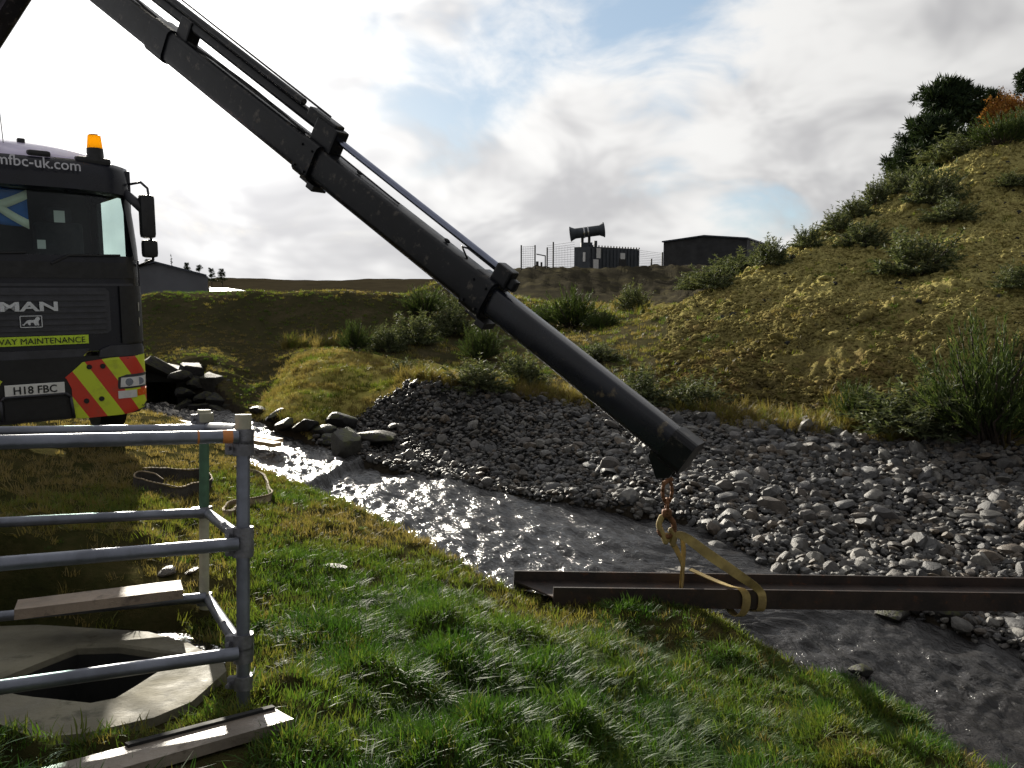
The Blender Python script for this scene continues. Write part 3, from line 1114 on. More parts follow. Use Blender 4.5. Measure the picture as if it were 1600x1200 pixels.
# ------------------------------------------------------------------ terrain objects
V = np.stack([GX, GY, GZ], -1).reshape(-1, 3)
ii, jj = np.meshgrid(np.arange(NR - 1), np.arange(NU - 1), indexing='ij')
Q = np.stack([ii * NU + jj, ii * NU + jj + 1, (ii + 1) * NU + jj + 1, (ii + 1) * NU + jj], -1)
cls = np.zeros((NR, NU), int)            # 0 bank
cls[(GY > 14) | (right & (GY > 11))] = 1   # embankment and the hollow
cls[(spur_w > 0) & (PYg + gn * 0.6 > np.interp(PXg, (330, 400, 465, 530, 600, 690, 830), (700, 640, 548, 545, 560, 572, 590)))] = 6  # colour edge follows the embankment shadow, sunlit tone against shaded tone
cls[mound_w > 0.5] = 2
cls[gravel] = 3
cls[(din > -0.22) & near & leftside] = 4
cls[(din > -0.02) & near] = 4
cls[GY > 42] = 5
cls[GY > 95] = 7
fc = cls[:-1, :-1]
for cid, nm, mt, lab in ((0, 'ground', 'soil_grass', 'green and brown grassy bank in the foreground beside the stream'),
                         (1, 'embankment', 'dam_grass_shaded', 'long dark grass embankment in shade behind the lorry'),
                         (6, 'grass_spur', 'spur_grass_sunlit', 'sunlit yellow green grassy spur beside the stream'),
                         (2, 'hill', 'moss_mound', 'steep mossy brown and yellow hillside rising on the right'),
                         (3, 'gravel_bank', 'gravel_fill', 'sloping bank of loose grey cobbles along the stream'),
                         (4, 'streambed', 'bed_mud', 'muddy stony bed and edges of the stream'),
                         (5, 'ridge', 'stony_bank', 'low dark stony ridge carrying the container and fence'),
                         (7, 'moorland', 'moor_far', 'distant brown moorland along the skyline')):
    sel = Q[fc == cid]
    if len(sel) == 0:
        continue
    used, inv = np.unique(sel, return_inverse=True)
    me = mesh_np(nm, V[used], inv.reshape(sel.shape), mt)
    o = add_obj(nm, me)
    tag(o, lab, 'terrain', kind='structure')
    if cid == 3:
        GRAVEL = o

# ------------------------------------------------------------------ water
ns, nw = 620, 70
t = np.linspace(0, len(STN) - 1, ns)
kk = np.arange(len(STN))
def sm(P):
    return np.stack([np.interp(t, kk, P[:, j]) for j in range(2)], 1)
Ls, Rs = sm(Lp), sm(Rp)
for _ in range(30):
    Ls[1:-1] = (Ls[:-2] + 2 * Ls[1:-1] + Ls[2:]) / 4; Rs[1:-1] = (Rs[:-2] + 2 * Rs[1:-1] + Rs[2:]) / 4
zs = np.interp(t, kk, Wz)
# the little weir between stations 4 and 5 and a few rapids
zs = np.where((t > 4) & (t < 5), Wz[4] + (Wz[5] - Wz[4]) * sstep(t, 4.12, 4.34), zs)
w = np.linspace(-0.14, 1.10, nw)
wx = Ls[:, None, 0] * (1 - w) + Rs[:, None, 0] * w
wy = Ls[:, None, 1] * (1 - w) + Rs[:, None, 1] * w
arc = np.concatenate([[0], np.cumsum(np.hypot(*np.diff((Ls + Rs) / 2, axis=0).T))])
wid = np.hypot(*(Rs - Ls).T)
fs = np.repeat(arc[:, None], nw, 1); fw = wid[:, None] * w[None, :]
foam_glint = np.zeros((ns, nw))
T2 = np.repeat(t[:, None], nw, 1); W2 = np.repeat(w[None, :], ns, 0)
def blob(tc_, wc_, ts, ws, a):
    global foam_glint
    foam_glint = np.maximum(foam_glint, a * np.exp(-((T2 - tc_) / ts) ** 2 - ((W2 - wc_) / ws) ** 2))
blob(0.6, 0.5, 1.3, 0.9, 0.55)
blob(4.45, 0.45, 0.12, 0.6, 0.50)
blob(3.2, 0.5, 0.8, .6, 0.22)
blob(8.5, 0.62, 0.35, 0.25, 0.48)
blob(8.1, 0.42, 0.10, 0.10, 0.60)
blob(9.6, 0.25, 0.5, 0.2, 0.42)
blob(10.3, 0.45, 0.6, 0.25, 0.34)  # from here down raised to paint bright highlight streaks as well as foam
blob(11.2, 0.55, 0.8, 0.5, 0.28)
blob(11.8, 0.85, 0.25, 0.25, 0.60)
blob(12.1, 0.2, 0.4, 0.3, 0.50)
wzz = zs[:, None] + 0.045 * fbm(fs * 1.0, fw * 1.7, 0.55, 3, 61) + 0.042 * fbm(fs * 0.8, fw * 1.5, 0.17, 3, 63) + foam_glint * 0.10 * fbm(fs, fw, 0.14, 3, 66)
wzz += 0.015 * np.sin(fs * 9 + 3 * fbm(fs, fw, 1.0, 2, 68)) * np.exp(-((T2 - 5.3) / 1.2) ** 2)
Vw = np.stack([wx, wy, wzz], -1).reshape(-1, 3)
i2, j2 = np.meshgrid(np.arange(ns - 1), np.arange(nw - 1), indexing='ij')
Qw = np.stack([i2 * nw + j2, (i2 + 1) * nw + j2, (i2 + 1) * nw + j2 + 1, i2 * nw + j2 + 1], -1).reshape(-1, 4)
me = mesh_np('water', Vw, Qw, 'stream_water')
a = me.attributes.new('foam_glint', 'FLOAT', 'POINT'); a.data.foreach_set('value', foam_glint.ravel().astype(np.float32))
a = me.attributes.new('flow', 'FLOAT_VECTOR', 'POINT')
a.data.foreach_set('vector', np.stack([fs * 0.55, fw * 1.3, 0 * fs], -1).astype(np.float32).ravel())
tag(add_obj('water', me), 'shallow rippling stream running down from the culvert past the grass bank', 'stream', kind='structure')


# ------------------------------------------------------------------ stones
def stone_mesh(seed, sub=2, flat=0.7, rough=0.16, cuts=7, sharp=38):
    r = np.random.default_rng(seed)
    t_ = bmesh.new()
    bmesh.ops.create_icosphere(t_, subdivisions=sub, radius=0.5)
    sc = Vector((r.uniform(0.85, 1.25), r.uniform(0.7, 1.0), r.uniform(0.45, 0.85) * flat / 0.7))
    planes = []
    for _ in range(cuts):
        n = Vector(r.normal(size=3)).normalized()
        planes.append((n, r.uniform(0.28, 0.44)))
    for v_ in t_.verts:
        for n, d in planes:
            e = v_.co.dot(n) - d
            if e > 0:
                v_.co -= n * e * 0.92
        v_.co *= 1 + rough * (r.random() - 0.5) * 0.5
        v_.co = Vector((v_.co.x * sc.x, v_.co.y * sc.y, v_.co.z * sc.z))
    me_ = bpy.data.meshes.new('stone')
    t_.to_mesh(me_); t_.free()
    me_.polygons.foreach_set('use_smooth', np.ones(len(me_.polygons), bool))
    me_.set_sharp_from_angle(angle=math.radians(sharp))
    return me_


SM = [stone_mesh(100 + i, cuts=13, rough=.12, sharp=27) for i in range(14)]
for me in SM:
    me.materials.append(MATS['cobble'])
def block_mesh(seed):
    """rough-hewn block about 1 across"""
    r = np.random.default_rng(seed)
    t_ = bmesh.new()
    bmesh.ops.create_cube(t_, size=1.0)
    for v_ in t_.verts:
        v_.co += Vector(r.uniform(-.16, .16, 3))
    bmesh.ops.bevel(t_, geom=t_.edges[:], offset=.07, segments=1, affect='EDGES')
    bmesh.ops.triangulate(t_, faces=t_.faces)
    bmesh.ops.subdivide_edges(t_, edges=t_.edges[:], cuts=1)
    for v_ in t_.verts:
        v_.co += Vector(r.normal(0, .018, 3))
    me_ = bpy.data.meshes.new('stone')
    t_.to_mesh(me_); t_.free()
    me_.polygons.foreach_set('use_smooth', np.ones(len(me_.polygons), bool))
    me_.set_sharp_from_angle(angle=math.radians(30))
    return me_


SMW = [block_mesh(300 + i) for i in range(3)] + [stone_mesh(320 + i, sub=2, cuts=16, rough=.12, sharp=26, flat=.95) for i in range(5)]
for me in SMW:
    me.materials.append(MATS['wall_rock'])
SMB = [stone_mesh(500 + i, sub=3, cuts=18, rough=0.07, sharp=24) for i in range(8)]
for me in SMB:
    me.materials.append(MATS['boulder_rock'])

gmask = gravel.astype(float)
n0 = 105000
sxx = rng.uniform(-4.5, 11, n0); syy = rng.uniform(4.8, 15.5, n0)
edge = grid_at((~leftside & (din < 0.05) & near).astype(float), sxx, syy)
ok = (grid_at(gmask, sxx, syy) > 0.4) & (np.abs(sxx / syy) < 0.80)
sxx, syy = sxx[ok], syy[ok]
size = np.exp(rng.normal(math.log(0.062), 0.48, len(sxx)))
big = rng.random(len(sxx)) < 0.006
size = np.where(big, rng.uniform(0.17, 0.34, len(sxx)), size)
size = np.clip(size, 0.035, 0.46)
# smaller stones on the upper left heap
size *= np.interp(sxx, (-3, 0, 3), (0.70, 0.82, 1.05))
szz = zt(sxx, syy) + size * 0.10 + rng.uniform(0, 0.05, len(sxx))
ppx, ppy, pdp = project(sxx, syy, szz)
app = np.where((ppx > -20) & (ppx < 1620) & (ppy < 1220), size * FPX / pdp, 0)
order = np.argsort(-app)
rot = np.stack([rng.normal(0, 0.35, len(sxx)), rng.normal(0, 0.35, len(sxx)), rng.uniform(0, 6.28, len(sxx))], 1)
sel = order[:300]
for k_ in sel:
    o = bpy.data.objects.new('stone', SM[int(rng.integers(len(SM)))])
    link(o, GRAVEL)
    o.location = (sxx[k_], syy[k_], szz[k_])
    o.rotation_euler = rot[k_]
    o.scale = (size[k_],) * 3
rest = order[300:]
sc3 = np.repeat(size[rest][:, None], 3, 1)
o = scatter('pebbles', np.stack([sxx, syy, szz], 1)[rest], rot[rest], sc3, rng.integers(0, len(SM), len(rest)), rng.random(len(rest)), SM, 'cobble', GRAVEL)
tag(o, kind='stuff')

# boulders beside the stream
BLD = [((450, 668), 0.42, 'small wet dark rock highest in the row beside the stream'),
       ((478, 672), 0.50, 'wet grey rock with a light top beside the upper stream'),
       ((505, 682), 0.48, 'dark low rock between the light rock and the weir'),
       ((537, 668), 0.62, 'broad mossy rock at the foot of the sunlit spur'),
       ((540, 706), 0.85, 'long flat dark rock at the end of the little weir'),
       ((588, 697), 0.72, 'large dark rounded boulder at the foot of the gravel bank'),
       ((515, 692), 0.40, 'pointed grey rock just above the little weir'),
       ((430, 655), 0.40, 'small grey rock under the shaded embankment edge'),
       ((405, 645), 0.34, 'smallest dark rock by the stream below the embankment')]
for i, ((px, py), s_, lab) in enumerate(BLD):
    h_ = hit(px, py, 5, 20)
    wlv = np.interp(h_[1], Wz[::-1] * 0 + ((Lp + Rp) / 2)[::-1, 1], Wz[::-1])
    o = add_obj('boulder', SMB[i % 8])
    o.location = (h_[0], h_[1], max(h_[2], wlv - 0.05) + s_ * 0.12)
    o.rotation_euler = (rng.normal(0, .2), rng.normal(0, .2), rng.uniform(0, 6))
    o.scale = (s_ * 1.1, s_, s_ * 0.8)
    tag(o, lab, 'boulder', 'boulders beside the stream')
for (px, py, s_, lab) in ((1122, 858, 0.26, 'pale yellowish round stone splashed by white water behind the sling'),
                          (1045, 847, 0.22, 'small wet stone breaking the stream behind the hanging strap'),
                          (1128, 966, 0.20, 'grey stone in the water just under the steel beam by the strap'),
                          (1345, 1052, 0.20, 'dark wet stone at the water edge beyond the long grass'),
                          (780, 858, 0.26, 'dark stone at the grassy edge above the left end of the beam'),
                          (1395, 962, 0.40, 'dark wet rock below the beam at the far water edge'),
                          (1475, 965, 0.42, 'pale blocky rock below the beam beside the gravel')):
    q = PZ(px, py, CZ - 2.80 if py < 900 else CZ - 2.95)
    if px == 780:
        q = hit(px, py)
    o = add_obj('rock', SMB[int(rng.integers(8))] if px != 1122 else SM[3])
    o.location = (q[0], q[1], q[2] + s_ * 0.12)
    o.rotation_euler = (0, 0, rng.uniform(0, 6))
    o.scale = (s_, s_, s_ * 0.95)
    tag(o, lab, 'rock', 'stones in and beside the stream')

# ------------------------------------------------------------------ culvert
cz0 = CZ - 2.3
cul = empty('stone_culvert', (cu0[0], cu0[1], cz0))
tag(cul, 'rough stone culvert mouth with dark opening at the embankment foot', 'culvert')
def cstone(px, py, Y, w_, h_, d_, tilt=0.0, nm='stone'):
    q = PY(px, py + 9, Y + .30)
    o = bpy.data.objects.new(nm, SMW[int(rng.integers(8))])
    link(o, cul)
    o.location = Vector(q) - Vector(cul.location)
    o.scale = (w_ * .85, d_ * .45, h_ * .9)
    o.rotation_euler = (rng.normal(0, .15), tilt + rng.normal(0, .20), rng.normal(0, .3))
# lintel stones, jambs and a ragged wing of blocks
for a_ in ((205, 566, 15.0, 0.8, 0.30, 1.3), (252, 570, 14.95, 0.85, 0.26, 1.3), (300, 574, 14.8, 0.5, 0.34, 1.0), (283, 578, 14.6, 0.62, 0.42, 1.2), (305, 590, 14.55, 0.45, 0.40, 1.0),
           (290, 605, 14.4, 0.50, 0.40, 1.1), (318, 612, 14.35, 0.50, 0.38, 0.9), (288, 628, 14.3, 0.48, 0.35, 1.1), (318, 632, 14.2, 0.42, 0.34, 0.8), (340, 622, 14.3, 0.45, 0.32, 0.7),
           (345, 640, 14.0, 0.42, 0.32, 0.6), (362, 632, 14.1, 0.34, 0.28, 0.5), (372, 645, 13.8, 0.32, 0.26, 0.5), (330, 590, 14.7, 0.40, 0.34, 0.8), (326, 586, 15.0, 0.34, 0.24, 0.7),
           (345, 602, 14.6, 0.38, 0.30, 0.6), (180, 575, 14.8, 0.6, 0.5, 1.4), (185, 610, 14.6, 0.6, 0.5, 1.4), (348, 592, 14.9, 0.30, 0.22, .5), (360, 612, 14.4, 0.30, 0.26, .5),
           (352, 652, 13.6, 0.28, 0.22, .4), (385, 652, 13.5, 0.30, 0.22, .4)):
    cstone(*a_)
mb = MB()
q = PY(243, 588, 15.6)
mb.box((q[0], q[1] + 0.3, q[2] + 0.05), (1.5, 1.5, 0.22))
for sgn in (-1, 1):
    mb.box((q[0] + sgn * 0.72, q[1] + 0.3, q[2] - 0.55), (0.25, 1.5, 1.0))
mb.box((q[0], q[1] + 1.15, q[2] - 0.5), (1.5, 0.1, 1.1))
mb.build('barrel', 'shade_black', cul, off=cul.location)

# ------------------------------------------------------------------ lorry
TRK = empty('crane_lorry', (-4.795, 7.893, 0.0), math.radians(40))
tag(TRK, 'dark navy lorry cab with hi-vis chevron bumper and amber beacon', 'lorry')
SC = 0.04
HW = 1.12


def fy(s, h=1.0, r=0.28):
    a_ = abs(s - SC)
    e = HW - r
    y = 0.05 * (a_ / HW) ** 2
    if a_ > e:
        t_ = min(a_ - e, r * 0.985)
        y += r - math.sqrt(r * r - t_ * t_)
    if h > 1.9:
        y += 0.13 * min(h - 1.9, 0.75) / 0.7
    return y


def patch(mb_, rows_, nx=24, proud=0.0, thick=0.03):
    """rows_: (h, s_left, s_right) from bottom to top on the cab front"""
    P = []
    for h, s0, s1 in rows_:
        P.append([(s, fy(s, h) - proud, h) for s in np.linspace(s0, s1, nx)])
    mb_.grid(P, (0, thick, 0))
    return mb_


L_, R_ = SC - HW + 0.005, SC + HW - 0.005
# cab front, below the windscreen
mb = MB(); patch(mb, [(0.95, L_ + .02, R_ - .02), (1.0, L_, R_), (1.2, L_, R_), (1.5, L_, R_), (1.75, L_, R_), (1.93, L_, R_)], 40)
mb.build('front_panel', 'navy_paint', TRK, auto=50)
# grille with horizontal bars
mb = MB(); patch(mb, [(1.13, SC - .70, SC + .70), (1.16, SC - .74, SC + .74), (1.56, SC - .74, SC + .74), (1.60, SC - .70, SC + .70)], 20, 0.012, 0.02)
gr = mb.build('grille', 'grey_plastic', TRK, auto=40)
for h in (1.19, 1.25, 1.31, 1.37, 1.43, 1.49, 1.55):
    mb = MB(); patch(mb, [(h - .018, SC - .70, SC + .70), (h + .012, SC - .70, SC + .70)], 12, 0.028, 0.018)
    mb.build('slat', 'grey_plastic', gr)
mb = MB(); patch(mb, [(1.62, L_ + .12, R_ - .12), (1.645, L_ + .12, R_ - .12)], 30, 0.012, 0.03); mb.build('panel_ledge', 'grey_plastic', TRK)
mb = MB(); patch(mb, [(1.70, L_ + .1, R_ - .1), (1.86, L_ + .12, R_ - .12)], 30, 0.018, 0.03); mb.build('wiper_panel', 'black_plastic', TRK)
# corner air deflectors
for sg in (-1, 1):
    a0, a1 = (SC + sg * 0.84, SC + sg * 1.105)
    mb = MB(); patch(mb, [(1.02, min(a0, a1), max(a0, a1)), (1.62, min(a0, a1), max(a0, a1))], 10, 0.03, 0.03)
    cd = mb.build('corner_deflector', 'black_plastic', TRK, auto=50)
    for h in (1.24, 1.40):
        mb = MB(); patch(mb, [(h - .045, SC + sg * 1.045 - .008, SC + sg * 1.045 + .008), (h + .045, SC + sg * 1.045 - .008, SC + sg * 1.045 + .008)], 3, 0.036, 0.02); mb.build('slot', 'silver', cd)
# yellow strip
mb = MB(); patch(mb, [(1.032, SC - .62, .555), (1.122, SC - .62, .557)], 14, 0.016, 0.012)
mb.build('warning_strip', 'hivis', TRK)
font_obj('lettering', 'WAY MAINTENANCE', 0.083, 'letter_black', TRK, (0.525, -0.022, 1.048), (math.radians(90), 0, 0), 'RIGHT', 0.001, 1.0, 0.0)
# maker's letters and lion badge
font_obj('lettering', 'MAN', 0.125, 'silver', TRK, (SC, -0.040, 1.375), (math.radians(90), 0, 0), 'CENTER', 0.006, 1.85, 0.004)
mb = MB()
bx0, bx1, bz0, bz1 = SC - .085, SC + .10, 1.215, 1.325
for c, sz in (((SC + .0075, -.034, bz0), (.185, .01, .008)), ((SC + .0075, -.034, bz1), (.185, .01, .008)), ((bx0, -.034, 1.27), (.008, .01, .11)), ((bx1, -.034, 1.27), (.008, .01, .11))):
    mb.box(c, sz)
bd = mb.build('badge_frame', 'silver', TRK)
lion = [(-.075, .012), (-.060, .012), (-.048, .030), (-.030, .034), (-.022, .014), (-.008, .014), (-.006, .036), (.018, .040), (.028, .020), (.030, .010), (.046, .010), (.046, .034), (.052, .010), (.068, .010), (.062, .034), (.064, .056), (.078, .072), (.076, .086), (.058, .096), (.042, .088), (.034, .070), (.012, .064), (-.016, .066), (-.036, .060), (-.050, .044), (-.064, .026), (-.078, .024)]
mb = MB(); mb.poly([(SC + .0075 + a_, -0.036, bz0 + .006 + c) for a_, c in lion], (0, .008, 0)); mb.build('lion_emblem', 'silver', bd)
# bumper
mb = MB(); patch(mb, [(0.27, SC - .98, SC + .98), (0.32, L_ + .03, R_ - .03), (0.45, L_, R_), (0.86, L_, R_), (0.90, L_ + .02, R_ - .02)], 40, 0.03, 0.06)
bum = mb.build('bumper', 'black_plastic', TRK, auto=50)
mb = MB(); patch(mb, [(0.885, SC + .60, R_ - .01), (0.96, SC + .62, R_ - .02), (1.0, SC + .72, R_ - .05)], 14, 0.036, 0.05); mb.build('step_ledge', 'grey_plastic', bum, auto=50)
mb = MB(); patch(mb, [(0.885, L_ + .01, SC - .60), (0.96, L_ + .02, SC - .62), (1.0, L_ + .05, SC - .72)], 14, 0.036, 0.05); mb.build('step_ledge', 'grey_plastic', bum, auto=50)
mb = MB(); patch(mb, [(0.90, SC - .45, SC + .45), (0.98, SC - .45, SC + .52)], 14, 0.02, 0.03); mb.build('step_plate', 'grey_plastic', bum, auto=50)
mb = MB(); mb.grid([[(s, fy(s) - .045, h) for s in np.linspace(SC - .27, SC + .27, 10)] for h in (0.30, 0.50)], (0, .012, 0)); il = mb.build('intake', 'black_plastic', bum)
pts = [(SC - .30, -.05, .30), (SC - .30, -.05, .50), (SC - .27, -.05, .535), (SC + .27, -.05, .535), (SC + .31, -.045, .50), (SC + .33, -.045, .28)]
mb = MB(); mb.path(pts, 0.014, 8); mb.build('intake_trim', 'grey_plastic', bum, smooth=True)
for sg in (-1, 1):
    rr_ = []
    for h, i0, i1 in ((0.262, .42, .80), (0.272, .345, .90), (0.31, .338, 1.05), (0.36, .330, 1.115), (0.58, .325, 1.115), (0.68, .285, 1.115), (0.694, .27, 1.115), (0.76, .35, 1.115), (0.842, .44, 1.115), (0.872, .70, 1.113), (0.888, .95, 1.11)):
        s0, s1 = SC + sg * i0, SC + sg * i1
        rr_.append((h, min(s0, s1), max(s0, s1)))
    mb = MB(); patch(mb, rr_, 22, 0.036, 0.004)
    mb.build('chevron_panel', 'chevron', bum, auto=60)
    # head lamp
    def sp(i0, i1):
        return (min(SC + sg * i0, SC + sg * i1), max(SC + sg * i0, SC + sg * i1))
    mb = MB(); patch(mb, [(0.535,) + sp(.775, 1.095), (0.56,) + sp(.765, 1.105), (0.66,) + sp(.775, 1.11), (0.685,) + sp(.86, 1.108)], 12, 0.040, 0.006); hl = mb.build('headlight', 'grey_plastic', TRK, auto=60)
    mb = MB(); patch(mb, [(0.555,) + sp(.79, 1.08), (0.655,) + sp(.80, 1.095)], 12, 0.048, 0.006); mb.build('lens', 'lamp_white', hl, auto=60)
    for ii_ in (.88, 1.0):
        s_ = SC + sg * ii_
        mb = MB(); mb.tube((s_, fy(s_) - .054, .605), (s_, fy(s_) - .040, .605), .040, 16); mb.build('reflector', 'chrome', hl, auto=40)
    mb = MB(); patch(mb, [(0.435,) + sp(.765, .96), (0.515,) + sp(.765, .96)], 8, 0.044, 0.008); mb.build('fog_lamp', 'lamp_white', TRK, auto=60)
    mb = MB(); patch(mb, [(0.445,) + sp(.97, 1.10), (0.515,) + sp(.97, 1.11)], 8, 0.042, 0.006); mb.build('indicator', 'lamp_amber', TRK, auto=60)
    for (si, hh_) in ((.50, .79), (.63, .79), (.455, .44), (.60, .45)):
        s_ = SC + sg * si
        mb = MB(); mb.tube((s_, fy(s_) - .046, hh_), (s_, fy(s_) - .03, hh_), .026, 14); mb.build('bolt_cap', 'black_plastic', bum, auto=40)
# number plate
mb = MB(); mb.box((SC, -.045, .600), (.52, .012, .111), bevel=.004); pl = mb.build('number_plate', 'plate_white', TRK)
font_obj('lettering', 'H18 FBC', 0.105, 'letter_black', pl, (SC, -.0535, .562), (math.radians(90), 0, 0), 'CENTER', 0.001, 0.98, 0.002)
mb = MB(); mb.box((SC - .52, -.045, .70), (.40, .01, .05)); mb.build('red_flash', 'lamp_amber', TRK)
# windscreen surround: pillars, header
for sg in (-1, 1):
    mb = MB()
    P = []
    for h in np.linspace(1.90, 2.66, 8):
        f_ = (h - 1.9) / .76
        i1 = 1.115 - .075 * f_
        i0 = i1 - .085
        ss = np.linspace(SC + sg * i0, SC + sg * i1, 6)
        P.append([(s, fy(s, h), h) for s in ss])
    mb.grid(P, (0, .07, 0))
    mb.build('pillar', 'navy_paint', TRK, auto=50)
mb = MB()
P = []
for h, pr_ in ((2.575, .03), (2.60, .085), (2.72, .075), (2.84, .05), (2.905, .0)):
    P.append([(s, fy(s, 2.66, .30) - pr_, h - .055 * (abs(s - SC) / HW) ** 4) for s in np.linspace(SC - 1.05, SC + 1.05, 40)])
mb.grid(P, (0, .05, 0))
fa = mb.build('roof_fascia', 'navy_paint', TRK, auto=60)
font_obj('lettering', 'mfbc-uk.com', 0.148, 'letter_white', fa, (0.60, 0.045, 2.775), (math.radians(88), 0, math.radians(3.5)), 'RIGHT', 0.001, 0.97, 0.001)
# roof
P = []
for y_, h in ((0.13, 2.90), (0.20, 2.955), (0.35, 3.03), (0.6, 3.10), (1.0, 3.12), (1.6, 3.11), (1.95, 3.05)):
    P.append([(s, y_ + fy(s, 1.0, .30) * (1 if y_ < 1 else 0), h - .165 * (abs(s - SC) / HW) ** 2.6 - .05 * (abs(s - SC) / HW) ** 8) for s in np.linspace(SC - 1.05, SC + 1.05, 40)])
mb = MB(); mb.grid(P, (0, 0, -.05)); mb.build('roof', 'roof_paint_skylit', TRK, auto=60)
# dark hatches and horns on the roof front
mb = MB(); mb.box((.245, .20, 2.925), (.21, .16, .065), bevel=.03); mb.build('roof_lamp', 'black_plastic', TRK)
mb = MB(); mb.box((-.115, .20, 2.93), (.05, .10, .12), bevel=.02); mb.build('roof_lamp', 'black_plastic', TRK)
mb = MB(); mb.box((.155, .5, 3.085), (.07, .06, .05), bevel=.012); mb.build('aerial_base', 'black_plastic', TRK)
mb = MB(); mb.tube((-.02, .35, 3.0), (-.035, .38, 3.50), .004, 6); mb.build('aerial', 'black_plastic', TRK)
# beacon
mb = MB(); mb.box((.74, .22, 2.905), (.34, .16, .08), bevel=.035); mb.tube((.775, .22, 2.90), (.775, .22, 3.04), .085, 18, .078); bc = mb.build('beacon', 'black_plastic', TRK, auto=40)
mb = MB(); mb.tube((.775, .22, 3.042), (.775, .22, 3.17), .075, 20, .062); mb.tube((.775, .22, 3.17), (.775, .22, 3.182), .062, 20, .045); mb.build('lens', 'beacon_amber', bc, auto=40)
# windscreen
P = [[(s, fy(s, h) + .03, h) for s in np.linspace(SC - 1.115 + .06 + .075 * (h - 1.9) / .76, SC + 1.115 - .06 - .075 * (h - 1.9) / .76, 24)] for h in np.linspace(1.90, 2.60, 6)]
mb = MB(); mb.grid(P); mb.build('windscreen', 'cab_glass', TRK, smooth=True)
# wipers
mb = MB(); mb.path([(.26, -.035, 1.84), (.42, -.03, 1.925), (.90, -.02, 1.935)], .012, 6); mb.build('wiper', 'black_plastic', TRK)
mb = MB(); mb.path([(-.55, -.035, 1.84), (-.40, -.03, 1.925), (.05, -.02, 1.945)], .012, 6); mb.build('wiper', 'black_plastic', TRK)
# cab sides, back and floor
for sg in (-1, 1):
    xw = SC + sg * (HW - .035)
    mb = MB()
    mb.box((xw, 1.05, 1.42), (.06, 1.62, .96), bevel=.015)                  # door below the window
    mb.box((xw - sg * .03, .37, 2.27), (.05, .12, .74))
    mb.box((xw - sg * .03, 1.77, 2.27), (.05, .40, .74))
    mb.box((xw - sg * .05, 1.08, 2.72), (.06, 1.74, .24), bevel=.02)
    dr = mb.build('door', 'navy_paint', TRK)
    mb = MB(); mb.grid([[(xw - sg * .03, y_, h_) for y_ in (.42, 1.58)] for h_ in (1.89, 2.63)]); mb.build('side_window', 'cab_glass', dr)
    mb = MB(); mb.box((xw + sg * .035, 1.5, 1.6), (.02, .16, .03), bevel=.006); mb.build('handle', 'black_plastic', dr)
    mb = MB(); mb.box((SC + sg * .98, .72, .55), (.26, .62, .62), bevel=.05); mb.build('step_box', 'black_plastic', TRK)
mb = MB(); mb.box((SC, 1.95, 2.0), (2.1, .05, 2.0)); mb.build('rear_wall', 'black_plastic', TRK)
mb = MB(); mb.box((SC, 1.1, .98), (2.1, 1.7, .08)); mb.build('floor', 'black_plastic', TRK)
mb = MB(); mb.box((SC, .45, 1.80), (2.0, .45, .22), bevel=.05); mb.build('dashboard', 'black_plastic', TRK)
for sx_ in (-.5, .58):
    mb = MB(); mb.box((SC + sx_, 1.45, 1.95), (.50, .16, .80), bevel=.05); mb.box((SC + sx_, 1.15, 1.55), (.5, .5, .18), bevel=.04); se = mb.build('seat', 'seat_cloth', TRK)
    mb = MB(); mb.box((SC + sx_, 1.45, 2.44), (.28, .12, .18), bevel=.04); mb.build('headrest', 'seat_cloth', se)
mb = MB(); mb.box((.42, .30, 2.33), (.10, .004, .12)); mb.build('cab_paper_standin', 'paper', TRK)  # pale card standing in for cups and papers in the cab
mb = MB(); mb.box((.235, .26, 2.04), (.075, .004, .09)); mb.build('cab_paper_standin', 'paper', TRK)
# mirrors
for sg in (1, -1):
    def mx(v_):
        return SC + sg * (v_ - .02)
    mb = MB(); mb.tube((mx(1.0), .20, 2.62), (mx(1.19), .06, 2.40), .045, 12, .055); mb.path([(mx(1.07), .2, 2.70), (mx(1.16), .12, 2.72), (mx(1.22), .10, 2.66), (mx(1.235), .08, 2.45)], .013, 8); ar = mb.build('mirror_arm', 'grey_plastic', TRK, smooth=True)
    mb = MB(); mb.box((mx(1.195), .08, 2.36), (.155, .13, .46), bevel=.045); mb.build('mirror', 'black_plastic', TRK, auto=45)
    mb = MB(); mb.box((mx(1.205), .08, 2.02), (.155, .13, .19), bevel=.04); mb.build('mirror', 'black_plastic', TRK, auto=45)
    mb = MB(); mb.path([(mx(1.225), .08, 2.13), (mx(1.235), .08, 1.90), (mx(1.12), .2, 1.84)], .014, 8); mb.build('mirror_bracket', 'black_plastic', TRK, smooth=True)
# chassis, deck and wheels
for sg in (-1, 1):
    mb = MB(); mb.box((SC + sg * .40, 4.2, .78), (.09, 7.6, .24)); mb.build('chassis_rail', 'black_plastic', TRK)
mb = MB(); mb.box((SC, 5.9, 1.12), (2.3, 4.4, .14), bevel=.02); mb.build('load_deck', 'timber', TRK)
for (wx_, wy_) in ((.95, 1.35), (-.95, 1.35), (.93, 5.6), (-.93, 5.6), (.93, 6.9), (-.93, 6.9)):
    z0_ = -.06
    mb = MB(); mb.tube((SC + wx_ - .14, wy_, .45 + z0_), (SC + wx_ + .14, wy_, .45 + z0_), .46, 32); ty = mb.build('wheel', 'rubber', TRK, auto=40)
    sgx = 1 if wx_ > 0 else -1
    mb = MB(); mb.tube((SC + wx_ + sgx * .13, wy_, .45 + z0_), (SC + wx_ + sgx * .15, wy_, .45 + z0_), .27, 24); mb.build('rim', 'steel_rim', ty, auto=40)
mb = MB(); mb.box((SC, 1.35, .45), (1.7, .16, .16)); mb.build('axle', 'black_plastic', TRK)
